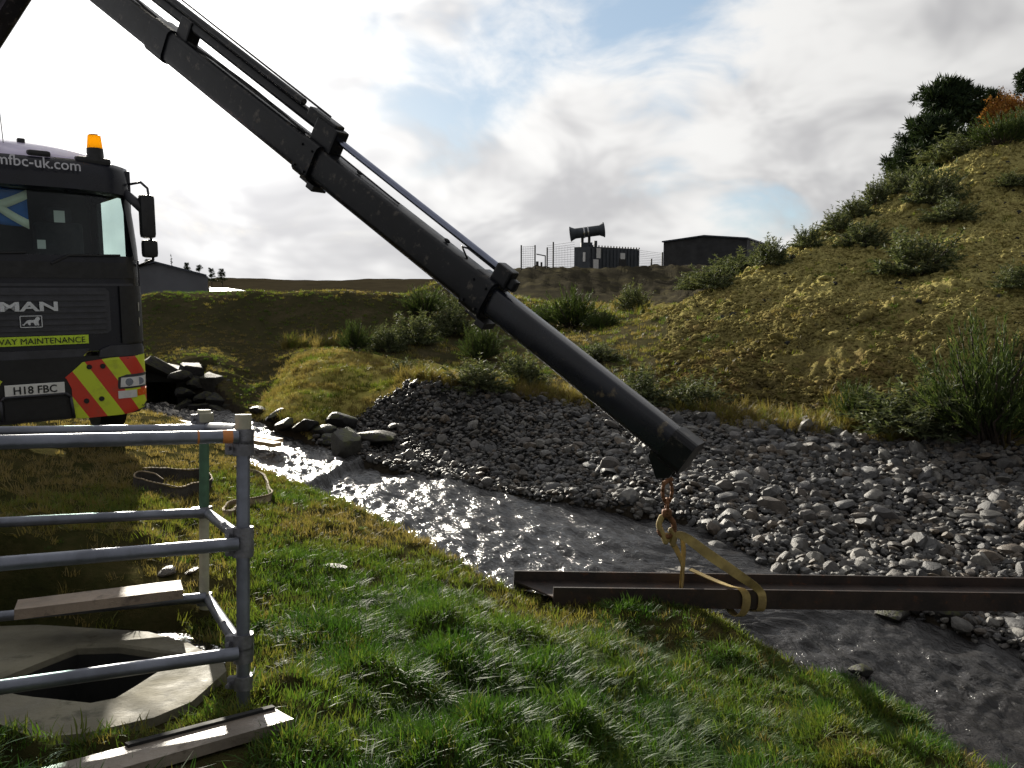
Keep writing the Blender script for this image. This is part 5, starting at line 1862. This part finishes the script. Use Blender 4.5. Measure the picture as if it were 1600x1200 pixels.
mb = MB(); p_ = a_ + (c - a_) * .27; mb.poly(wall_pts(p_, p_ + (c - a_) * .12, zb2 + .9, zb2 + 1.25), -d_.normalized() * .06); mb.build('window', 'shed_grey', SHD, off=sh)
# ridge fence of posts and wire mesh, with a gate
FEN = empty('mesh_fence', tuple(PY(815, 425, 74))); fe = Vector(FEN.location)
tag(FEN, 'dark posted wire mesh fence with a small gate on the ridge', 'fence')
FY = 75.0
posts = [(814.5, 383), (836, 383), (855, 386.5), (864.5, 378), (1018, 404), (1035, 394)]
for px, pt in posts:
    q = PY(px, pt, FY); g_ = gz(q[0], FY) - .3
    mb = MB(); mb.box((q[0], FY, (q[2] + g_) / 2), (.13, .13, q[2] - g_)); mb.build('post', 'post_dark', FEN, off=fe)
def wire(px0, px1, py0, py1, r=.012):
    mb_ = MB(); mb_.tube(PY(px0, py0, FY), PY(px1, py1, FY), r, 5); mb_.build('wire', 'post_dark', FEN, off=fe)
for i in range(11):
    wire(814, 836, 386 + i * 3.4, 385 + i * 3.4); wire(855, 898, 384 + i * 3.3, 378 + i * 3.8)
for i in range(9):
    wire(997, 1035, 391 + i * 3.0, 396 + i * 2.4)
for px in (818, 821.5, 825, 828.5, 832, 869, 873.5, 878, 882.5, 887, 891.5):
    wire(px, px, 385, 424, .008)
for (x0, y0, x1, y1) in ((838, 397, 853, 400), (852, 400, 852, 424), (839, 419, 852, 421)):
    mb = MB(); mb.tube(PY(x0, y0, FY), PY(x1, y1, FY), .05, 6); mb.build('gate_bar', 'post_dark', FEN, off=fe)
for px, py, w_, h_ in ((839.5, 412, .25, .42), (846, 413, .18, .40)):
    q = PY(px, py, FY - .05); mb = MB(); mb.box(tuple(q), (w_, .03, h_)); mb.build('sign', 'post_dark', FEN, off=fe)
# grey barn and bright low roof on the left
bA = PY(150, 440, 70.0)
BRN = empty('grey_barn', (bA[0], 70, CZ - 1.7)); bo = Vector(BRN.location)
tag(BRN, 'plain grey gable-ended barn behind the embankment beside the lorry', 'barn')
pr_ = [Vector(PY(px, py, 70.0)) for px, py in ((110, 475), (325, 475), (325, 432), (244, 411), (110, 440))]
bv = Vector(PY(325, 470, 82)) - Vector(PY(325, 470, 70)); bv.z = 0; bv.x -= .4
mb = MB(); mb.poly(pr_, bv); mb.build('wall', 'shed_grey', BRN, off=bo)
for (i0, i1) in ((2, 3), (3, 4)):
    mb = MB(); mb.poly([pr_[i0] + Zv * .02 - Yv * .3, pr_[i1] + Zv * .02 - Yv * .3, pr_[i1] + Zv * .16 - Yv * .3, pr_[i0] + Zv * .16 - Yv * .3], bv * 1.03); mb.build('roof', 'shed_roof', BRN, off=bo)
LOW = empty('low_shed', tuple(PY(355, 470, 66))); lo3 = Vector(LOW.location)
tag(LOW, 'low outbuilding with a bright white roof beside the grey barn', 'shed')
pr_ = [Vector(PY(px, py, 66.0)) for px, py in ((326, 451), (345, 452), (389, 455.5), (326, 455.5))]
mb = MB(); mb.poly([Vector(PY(326, 449.5, 68)), Vector(PY(352, 449.5, 68)), Vector(PY(389, 455, 64)), Vector(PY(328, 455, 64))], (0, 0, -.08)); mb.build('roof', 'roof_bright', LOW, off=lo3)
mb = MB(); mb.poly([Vector(PY(329, 456, 64.2)), Vector(PY(386, 456, 64.2)), Vector(PY(386, 480, 64.2)), Vector(PY(329, 480, 64.2))], (0, 3.0, 0)); mb.build('wall', 'shed_grey', LOW, off=lo3)

# ------------------------------------------------------------------ plants
def needle_mesh(name, V, F, mat):
    me_ = mesh_np(name, np.array(V), np.array(F, np.int32), mat, smooth=False)
    return me_


def bush_meshes(seed, kind):
    """returns foliage and stem meshes, about 1 wide and 1 tall"""
    r = np.random.default_rng(seed)
    V_, F_, VS, FS = [], [], [], []
    nsh = 150 if kind == 'gorse' else 260
    lob = [(r.uniform(-.22, .22), r.uniform(-.22, .22), r.uniform(.35, .6)) for _ in range(5)]
    for i in range(nsh):
        an = r.uniform(0, 2 * math.pi)
        el = math.acos(1 - r.random() ** (0.9 if kind == 'gorse' else 1.2) * (1.0 if kind == 'gorse' else 0.72))
        lx, ly, lz = lob[r.integers(5)]
        rad = r.uniform(.55, 1.0)
        tip = np.array([math.cos(an) * math.sin(el) * .5 * rad + lx * .5, math.sin(an) * math.sin(el) * .5 * rad + ly * .5, max(.08, math.cos(el) * rad * (.8 + lz * .4))])
        base = np.array([tip[0] * .18 + r.normal(0, .03), tip[1] * .18 + r.normal(0, .03), 0.0])
        mid_ = base * .45 + tip * .55 + np.array([0, 0, .06 if kind == 'gorse' else .0]) + r.normal(0, .03, 3)
        if i % 6 == 0:
            k0 = len(VS)
            for q, wd in ((base, .012), (mid_, .008), (tip, .003)):
                VS += [q + (wd, 0, 0), q + (-wd * .5, wd * .87, 0), q + (-wd * .5, -wd * .87, 0)]
            for a0 in (0, 3):
                for j in range(3):
                    FS.append((k0 + a0 + j, k0 + a0 + (j + 1) % 3, k0 + a0 + 3 + (j + 1) % 3, k0 + a0 + 3 + j))
        nn = 34 if kind == 'gorse' else 36
        for j in range(nn):
            t_ = r.uniform(.25, 1.0) ** .8
            q = (1 - t_) ** 2 * base + 2 * t_ * (1 - t_) * mid_ + t_ * t_ * tip
            tg = 2 * (1 - t_) * (mid_ - base) + 2 * t_ * (tip - mid_)
            tg /= np.linalg.norm(tg) + 1e-6
            if kind == 'gorse':
                dv = tg * .55 + r.normal(0, .55, 3); ln = r.uniform(.05, .10); wd = .011
            else:
                dv = tg + r.normal(0, .30, 3) + np.array([0, 0, .2]); ln = r.uniform(.04, .09); wd = .0045
            dv /= np.linalg.norm(dv)
            sv = np.cross(dv, r.normal(size=3)); sv /= np.linalg.norm(sv) + 1e-6
            k0 = len(V_)
            V_ += [q - sv * wd, q + sv * wd, q + dv * ln]
            F_.append((k0, k0 + 1, k0 + 2))
    return needle_mesh('foliage', V_, F_, kind + '_leaf'), mesh_np('stem', np.array(VS), np.array(FS, np.int32), 'bark')


BM = {'gorse': [bush_meshes(900 + i, 'gorse') for i in range(4)], 'broom': [bush_meshes(950 + i, 'broom') for i in range(3)]}
BUSH = [  # centre px, base py, width px, height px, kind, label
    (1115, 448, 80, 42, 'gorse', 'dark gorse bush lowest on the mossy hill shoulder in front of the shed'),
    (1152, 428, 80, 40, 'gorse', 'gorse bush in front of the right end of the dark shed'),
    (1203, 412, 62, 44, 'gorse', 'rounded gorse bush on the hill crest just right of the shed'),
    (1262, 384, 44, 38, 'gorse', 'lone spiky gorse bush on the skyline above the hill shoulder'),
    (1306, 358, 46, 36, 'gorse', 'first of the low gorse bushes in the row climbing the skyline'),
    (1338, 338, 50, 38, 'gorse', 'middle gorse bush in the row climbing the hill skyline'),
    (1368, 318, 44, 40, 'gorse', 'upper gorse bush in the row just below the broad dark bush'),
    (1400, 304, 62, 46, 'gorse', 'broad dark bush on the skyline below the pine trees'),
    (1454, 318, 78, 70, 'gorse', 'tall grey green gorse bush on the open hill below the pines'),
    (1484, 344, 72, 42, 'gorse', 'soft gorse bush directly below the tall grey green one'),
    (1352, 384, 74, 42, 'gorse', 'dark rounded bush alone on the mossy slope below the skyline row'),
    (1432, 428, 120, 78, 'gorse', 'widest gorse bush in the middle of the hillside'),
    (1582, 290, 52, 26, 'gorse', 'small dark bush high on the hillside at the picture edge'),
    (1490, 250, 90, 48, 'gorse', 'dark bush at the foot of the pine trees'),
    (1565, 222, 80, 44, 'broom', 'green broom bush in front of the orange tree'),
    (1597, 215, 60, 46, 'broom', 'dark green broom bush highest on the hill beside the orange tree'),
    (1592, 448, 70, 44, 'gorse', 'shaded gorse bush half way up the hill at the picture edge'),
    (1430, 672, 170, 100, 'gorse', 'pale tipped low gorse bush at the foot of the hill above the cobbles'),
    (1550, 688, 190, 175, 'broom', 'large dark broom bush at the foot of the hill above the cobbles'),
    (1332, 658, 80, 62, 'broom', 'thin wispy broom tuft left of the pale tipped gorse at the hill foot'),
    (990, 626, 100, 64, 'gorse', 'dark gorse bush behind the crane boom above the cobbles'),
    (1088, 640, 95, 66, 'gorse', 'light tipped gorse bush right of the boom above the cobbles'),
    (742, 606, 84, 50, 'gorse', 'pale gorse bush at the top of the gravel heap below the boom'),
    (816, 598, 72, 58, 'gorse', 'bright edged gorse bush touching the lower edge of the boom'),
    (635, 582, 52, 28, 'gorse', 'small straggly gorse above the sunlit spur'),
    (553, 544, 52, 44, 'broom', 'upright dark green broom standing on the edge of the sunlit spur'),
    (606, 545, 58, 42, 'gorse', 'pale gorse bush just right of the upright broom'),
    (648, 534, 66, 54, 'gorse', 'silvery gorse bush in the middle of the hollow'),
    (706, 520, 62, 54, 'gorse', 'grey gorse bush left of the boom in the hollow'),
    (748, 560, 66, 56, 'broom', 'dark green broom under the middle of the boom'),
    (662, 490, 70, 44, 'broom', 'feathery broom highest in the hollow near the embankment crest'),
    (710, 484, 44, 34, 'gorse', 'small dark gorse beside the boom near the embankment crest'),
    (895, 510, 92, 60, 'broom', 'large dark broom right of the boom below the container'),
    (945, 512, 60, 30, 'broom', 'low spreading broom between the large broom and the round gorse'),
    (990, 487, 52, 46, 'gorse', 'dark round gorse bush alone below the ridge and container'),
    (845, 505, 50, 34, 'broom', 'small broom touching the upper edge of the boom below the fence'),
    (1085, 452, 44, 30, 'gorse', 'small gorse at the bottom of the hill shoulder below the shed'),
    (935, 560, 70, 34, 'gorse', 'low grey gorse in the shaded hollow above the cobbles'),
]
for i, (px, py, w_, h_, kd, lab) in enumerate(BUSH):
    q = hit(px, py + 2, 8.0)
    D_ = project(*q)[2]
    ww, hh_ = w_ / FPX * D_, h_ / FPX * D_
    root = empty('gorse_bush' if kd == 'gorse' else 'broom_bush', (q[0], q[1], q[2] - .04), rng.uniform(0, 6.28))
    tag(root, lab, 'bush', 'gorse and broom bushes')
    fol, stm = BM[kd][i % len(BM[kd])]
    for nm, me_ in (('foliage', fol), ('stem', stm)):
        o = add_obj(nm, me_, root); o.scale = (ww * 1.3, ww * 1.3, hh_ * 1.22)


def tree(name, base, H, kind, seed, lab, spread, mat, group=None, trunk_r=.08, dens=1.0):
    r = np.random.default_rng(seed)
    root = empty(name, tuple(base)); tag(root, lab, 'tree', group)
    mb_ = MB()
    top = Vector((r.normal(0, .04) * H, 0, H * .93))
    mb_.tube((0, 0, -.3), top * .5, trunk_r, 9, trunk_r * .7); mb_.tube(top * .5, top, trunk_r * .7, 9, trunk_r * .2)
    tips = []
    nb = int((70 if kind == 'pine' else 60) * dens)
    for i in range(nb):
        f = r.uniform(.16, .98)
        st_ = top * f
        an = r.uniform(0, 6.28)
        if kind == 'pine':
            ln = spread * (1.08 - f) ** .5 * r.uniform(.5, 1.1); rise = r.uniform(.05, .65)
        else:
            ln = spread * math.sin(math.pi * min(1, .25 + f * .7)) * r.uniform(.4, 1.0); rise = r.uniform(.4, 1.0)
        e = st_ + Vector((math.cos(an) * ln, math.sin(an) * ln, rise * ln))
        mb_.tube(st_, e, trunk_r * .28, 5, trunk_r * .08)
        for t_ in (.5, .75, 1.0, 1.0):
            tips.append(st_.lerp(e, t_) + Vector(r.normal(0, .05 * spread, 3)))
    mb_.build('trunk', 'bark', root, auto=60)
    V_, F_ = [], []
    for q in tips:
        q = np.array(q)
        cs = r.uniform(.14, .30) * spread
        for j in range(int((60 if kind == 'pine' else 40) * dens)):
            dv = r.normal(size=3); dv[2] += .5; dv /= np.linalg.norm(dv)
            o_ = q + dv * cs * r.uniform(.05, .75)
            sv = np.cross(dv, r.normal(size=3)); sv /= np.linalg.norm(sv) + 1e-6
            ln = cs * (.60 if kind == 'pine' else .30); wd = cs * (.10 if kind == 'pine' else .14)
            k0 = len(V_)
            if kind == 'pine':
                V_ += [o_ - sv * wd, o_ + sv * wd, o_ + dv * ln]; F_.append((k0, k0 + 1, k0 + 2))
            else:
                V_ += [o_ - sv * wd, o_ + dv * ln * .5 , o_ + sv * wd]; F_.append((k0, k0 + 1, k0 + 2))
    o = add_obj('crown', needle_mesh('crown', V_, F_, mat), root)
    return root


def tree_px(name, px, py_top, py_base, Y, sw, kind, seed, lab, mat, group=None, dens=1.0):
    t_ = PY(px, py_top, Y); g_ = PY(px, py_base, Y)[2]
    tree(name, (t_[0], Y, g_), t_[2] - g_, kind, seed, lab, sw / FPX * Y * .62, mat, group, .012 * (t_[2] - g_) + .03, dens)
tree_px('pine_tree', 1492, 126, 290, 40, 112, 'pine', 41, 'tallest dark pine on the hilltop', 'pine_leaf', 'pines on the hilltop')
tree_px('pine_tree', 1452, 188, 300, 37, 92, 'pine', 42, 'lower bushy dark pine on the downhill side of the tallest pine', 'pine_leaf', 'pines on the hilltop')
tree_px('pine_tree', 1424, 232, 310, 34, 66, 'pine', 43, 'smallest dark pine lowest in the hilltop clump', 'pine_leaf', 'pines on the hilltop')
tree_px('pine_tree', 1540, 140, 270, 44, 60, 'pine', 44, 'slim dark pine between the tallest pine and the orange tree', 'pine_leaf', 'pines on the hilltop')
tree_px('pine_tree', 1612, 96, 260, 48, 50, 'pine', 45, 'dark pine top behind the orange tree at the picture edge', 'pine_leaf', 'pines on the hilltop')
tree_px('autumn_tree', 1580, 158, 262, 39, 100, 'leaf', 46, 'orange leaved autumn tree on the hilltop beside the pines', 'autumn_leaf')
for i, (px, pt, lab) in enumerate(((232, 402, 'thin far tree just right of the lorry mirror'), (268, 393, 'tallest bare far tree standing alone above the barn roof'), (293, 408, 'far tree above the right slope of the barn roof'),
                                   (310, 413, 'bushy far tree at the end of the barn roof'), (330, 418, 'slim far tree right of the barn'), (347, 420, 'small round far tree on the moor skyline right of the barn'))):
    tree_px('far_tree', px, pt, 446, 150, 14 if i != 1 else 5, 'pine', 60 + i, lab, 'pine_leaf', 'far trees on the skyline', .5)

# ------------------------------------------------------------------ grass
def tuft_mesh(seed, nbl, hgt, spread, lean, wd, segs=3, curve=.5):
    r = np.random.default_rng(seed)
    V_, F_ = [], []
    for i in range(nbl):
        an = r.uniform(0, 6.28)
        rr_ = spread * math.sqrt(r.random())
        b0 = np.array([math.cos(an) * rr_, math.sin(an) * rr_, -.01])
        dv = np.array([lean + r.normal(0, .35), r.normal(0, .35), 0])
        dv += np.array([math.cos(an), math.sin(an), 0]) * .25
        H = hgt * r.uniform(.5, 1.15)
        sv = np.array([-dv[1], dv[0], 0]); sv /= np.linalg.norm(sv) + 1e-6
        w_ = wd * r.uniform(.7, 1.3)
        k0 = len(V_)
        for s_ in range(segs + 1):
            t_ = s_ / segs
            q = b0 + dv * H * (t_ ** 1.7) * (.5 + curve) + np.array([0, 0, H * (t_ - curve * .5 * np.linalg.norm(dv) * t_ * t_)])
            if s_ < segs:
                V_ += [q - sv * w_ * (1 - .5 * t_), q + sv * w_ * (1 - .5 * t_)]
            else:
                V_ += [q]
        for s_ in range(segs - 1):
            F_.append((k0 + 2 * s_, k0 + 2 * s_ + 1, k0 + 2 * s_ + 3)); F_.append((k0 + 2 * s_, k0 + 2 * s_ + 3, k0 + 2 * s_ + 2))
        e = k0 + 2 * (segs - 1)
        F_.append((e, e + 1, e + 2))
    return mesh_np('tuft', np.array(V_), np.array(F_, np.int32), 'grass_blade', smooth=False)


LONG = [tuft_mesh(10 + i, 32, .082, .050, .10 + .10 * i, .0022, 4, .7) for i in range(7)]
SHORT = [tuft_mesh(40 + i, 26, .055, .05, .15, .0022, 3, .5) for i in range(5)]
DRY = [tuft_mesh(70 + i, 24, .32, .05, .10 + .1 * i, .004, 3, .5) for i in range(4)]


def grass_points(n, ymin, ymax, power):
    y = ymin + (ymax - ymin) * rng.random(n) ** power
    x = rng.uniform(-.86, .86, n) * y
    return x, y


bank_mask = (leftside & (din < -0.02)).astype(float)
slab_block = ((sd > -0.03) & (GY < 5)).astype(float)
brd_px = [((436, 1098), (470, 1124), (175, 1215), (20, 1215)), ((285, 902), (291, 925), (17, 958), (24, 933))]
brd = []
for q, of_ in zip(brd_px, (1.15, 1.00)):
    brd.append(np.array([on_slab(px, py, of_)[:2] for px, py in q]))
def keep(x, y):
    k_ = (grid_at(bank_mask, x, y) > .6) & (grid_at(slab_block, x, y) < .4)
    for q in brd:
        k_ &= ~in_poly(x, y, q)
    return k_
# area density falling with distance, counted per square metre
def sample_density(fn, ymin, ymax, dmax):
    area = .86 * (ymax ** 2 - ymin ** 2)
    n = int(area * dmax)
    y = np.sqrt(rng.uniform(ymin ** 2, ymax ** 2, n)); x = rng.uniform(-.86, .86, n) * y
    k_ = rng.random(n) < fn(x, y) / dmax
    return x[k_], y[k_]
def near_slab(x, y):
    d_ = grid_at(np.clip(sd, -3, 3), x, y)
    return sstep(-d_, .05, .55)            # 0 beside the slab, 1 away from it
def lush(x, y):
    v_ = fbm(x, y, .9, 3, 81) * 1.1 + .34 * sstep(5.6 - y, 0, 1.6) + .22 * sstep(x - .2, 0, 1.0) - .30 * sstep(y - 5.6, 0, 1.5)
    v_ = v_ - .40 * np.exp(-((x - .1) / .6) ** 2 - ((y - 5.5) / .5) ** 2)
    v_ = v_ - .6 * sstep(-x - .45 * (y - 2.6) * .9, .25, .9) * sstep(y, 3.2, 4.0)
    return sstep(v_, -.10, .32) * (.25 + .75 * near_slab(x, y))
x, y = sample_density(lambda x, y: 400 * np.clip(3.2 / y, 0.2, 1) ** 1.1 * (lush(x, y) * .95 + .02) * (y < 7.5), 1.5, 7.5, 400)
k_ = keep(x, y); x, y = x[k_], y[k_]
lu = lush(x, y)
z = zt(x, y)
vx, vy, wd_, cid = worley_vec(x + 0.15 * fbm(x, y, .4, 2, 3), y + 0.15 * fbm(x, y, .4, 2, 4), 0.42, 2)
# blades flop outward from each tussock, a little towards the stream
ang = np.arctan2(vy * 1.6 - .12 + .25 * fbm(x, y, .8, 2, 83), vx * 1.6 + .10 + .25 * fbm(x, y, .8, 2, 84)) + rng.normal(0, .85, len(x))
sc_ = (.45 + .60 * lu + .45 * (.5 - wd_) * (cid > .3)) * rng.uniform(.65, 1.3, len(x)) * np.interp(y, (2, 5, 7.5), (1, .9, .6)) * (.6 + .4 * near_slab(x, y))
sc_ = np.maximum(sc_, .25)
rotv = np.stack([rng.normal(0, .16, len(x)), rng.normal(.05, .18, len(x)), ang], 1)
tint = np.clip(.22 + .7 * (fbm(x, y, .9, 3, 87)) + (1 - lu) * .20 - .12 * sstep(x, -.5, .8) + .22 * (cid - .5) + rng.normal(0, .12, len(x)), 0, 1)
vi = np.clip((wd_ * 8 + rng.normal(0, 1.3, len(x))).astype(int), 0, 6)
print('long tufts', len(x))
o = scatter('grass', np.stack([x, y, z], 1), rotv, np.repeat(sc_[:, None], 3, 1), vi, tint, LONG, 'grass_blade')
tag(o, 'long lush green grass flopping over in the foreground', 'grass', kind='stuff')
x, y = sample_density(lambda x, y: 420 * np.clip(4.5 / y, 0.15, 1) ** 1.2, 1.6, 13.0, 420)
k_ = keep(x, y); x, y = x[k_], y[k_]
patch_ = fbm(x, y, 1.3, 3, 91)
worn = sstep(-x / y, .30, .46) * sstep(y, 3.4, 4.2)
k_ = rng.random(len(x)) < np.clip(.75 + 1.2 * patch_ - .45 * worn, .15, 1); worn = worn[k_]
k0_ = k_
x, y, patch_ = x[k0_], y[k0_], patch_[k0_]
print('short tufts', len(x))
z = zt(x, y)
tint = np.clip(.44 + .35 * worn - .6 * patch_ + .34 * sstep(y, 4.5, 7) + rng.normal(0, .12, len(x)), 0, 1)
o = scatter('short_grass', np.stack([x, y, z], 1), np.stack([rng.normal(0, .2, len(x)), rng.normal(0, .2, len(x)), rng.uniform(0, 6.28, len(x))], 1), np.repeat((rng.uniform(.7, 1.4, len(x)) * np.interp(y, (3, 9), (1, 1.1)))[:, None], 3, 1), rng.integers(0, 5, len(x)), tint, SHORT, 'grass_blade')
tag(o, 'short worn green and straw coloured grass on the near bank', 'grass', kind='stuff')
# spur, embankment and hollow turf
def cls_at(x, y):
    u_ = x / y
    i_ = np.clip(np.round(np.interp(u_, ucols, np.arange(NU))).astype(int), 0, NU - 1); j_ = np.clip(np.round(np.interp(np.log(y), lnr, np.arange(NR))).astype(int), 0, NR - 1)
    return cls[j_, i_]
n = 90000
y = np.exp(rng.uniform(math.log(11), math.log(42), n)); x = rng.uniform(-.70, .70, n) * y
cc = cls_at(x, y)
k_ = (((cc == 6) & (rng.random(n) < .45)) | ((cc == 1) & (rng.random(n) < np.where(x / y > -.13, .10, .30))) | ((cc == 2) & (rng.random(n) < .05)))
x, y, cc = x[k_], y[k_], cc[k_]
tint = np.where(cc == 6, np.clip(.86 + fbm(x, y, .8, 2, 95) * .7 + rng.normal(0, .1, len(x)), 0, 1), np.clip(.70 + fbm(x, y, 1.5, 2, 96) * .6 + rng.normal(0, .15, len(x)), 0, 1))  # spur tufts tinted paler, sunlight put into their colour
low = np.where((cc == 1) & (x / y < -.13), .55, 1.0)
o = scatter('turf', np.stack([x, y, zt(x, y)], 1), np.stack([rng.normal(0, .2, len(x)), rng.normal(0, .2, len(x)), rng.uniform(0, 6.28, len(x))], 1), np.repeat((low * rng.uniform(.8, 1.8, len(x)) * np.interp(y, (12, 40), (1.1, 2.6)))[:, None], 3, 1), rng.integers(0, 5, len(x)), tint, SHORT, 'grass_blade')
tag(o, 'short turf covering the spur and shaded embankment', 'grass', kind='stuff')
# dry straw grass along the top of the gravel and in the hollow
pts = []
for (px0, py0, px1, py1, n_, sp_) in ((690, 602, 800, 612, 90, 6), (800, 612, 930, 632, 160, 10), (1120, 652, 1300, 672, 260, 14), (1280, 664, 1400, 690, 120, 12), (950, 482, 1020, 486, 70, 6), (440, 542, 540, 540, 60, 4), (1290, 640, 1345, 650, 60, 20), (620, 590, 700, 594, 60, 4), (1040, 640, 1130, 650, 80, 8)):
    for _ in range(n_):
        f = rng.random()
        pts.append(hit(px0 + (px1 - px0) * f, py0 + (py1 - py0) * f + rng.normal(0, sp_ * .5), 8, 60))
pts = np.array(pts)
o = scatter('dry_grass', pts, np.stack([rng.normal(0, .2, len(pts)), rng.normal(0, .2, len(pts)), rng.uniform(0, 6.28, len(pts))], 1), np.repeat((rng.uniform(.5, 1.15, len(pts)) * np.interp(pts[:, 1], (12, 40), (.85, 2.0)))[:, None], 3, 1), rng.integers(0, 4, len(pts)), np.clip(rng.normal(.85, .14, len(pts)), 0, 1), DRY, 'grass_blade')
tag(o, 'straw coloured dry grass tufts along the foot of the hill', 'grass', kind='stuff')
# a few pale stones lying in the near grass
for (px, py, s_, lab) in ((522, 890, .11, 'flat pale stone lying in the green grass left of the beam'), (475, 893, .05, 'tiny pale stone in the grass beside the flat stone'), (262, 898, .10, 'pale stone beyond the timber board behind the slab'), (300, 897, .08, 'smaller pale stone beside the far scaffold post'), (782, 884, .09, 'white stone on the bank edge above the beam end')):
    q = hit(px, py)
    o = add_obj('stone', SM[int(rng.integers(14))]); o.location = (q[0], q[1], q[2] + s_ * .2); o.scale = (s_ * 1.5, s_, s_ * .6); o.rotation_euler = (0, 0, rng.uniform(0, 6))
    tag(o, lab, 'stone', 'stones in the grass')

# mossy clods and half-buried stones that roughen the hillside
CL = [stone_mesh(700 + i, sub=2, cuts=5, flat=.6, rough=.9, sharp=80) for i in range(6)]
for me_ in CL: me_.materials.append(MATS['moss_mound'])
CS = [stone_mesh(720 + i, sub=1, cuts=6) for i in range(3)]
for me_ in CS: me_.materials.append(MATS['wall_rock'])
n = 120000
y = np.exp(rng.uniform(math.log(9.5), math.log(32), n)); x = rng.uniform(-.02, .72, n) * y
k_ = (cls_at(x, y) == 2) & (fbm(x, y, 1.4, 3, 101) + rng.normal(0, .15, n) > -.22)
x, y = x[k_], y[k_]
sz = np.exp(rng.normal(math.log(.050), .48, len(x))) * np.interp(y, (10, 28), (.9, 1.7))
vi = np.where(rng.random(len(x)) < .02, rng.integers(6, 9, len(x)), rng.integers(0, 6, len(x)))
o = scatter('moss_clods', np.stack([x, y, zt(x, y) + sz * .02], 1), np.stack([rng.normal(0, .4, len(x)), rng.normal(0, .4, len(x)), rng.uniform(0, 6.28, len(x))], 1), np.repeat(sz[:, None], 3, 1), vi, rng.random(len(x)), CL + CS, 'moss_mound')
tag(o, 'lumpy moss clods and half buried stones over the hillside', 'moss', kind='stuff')
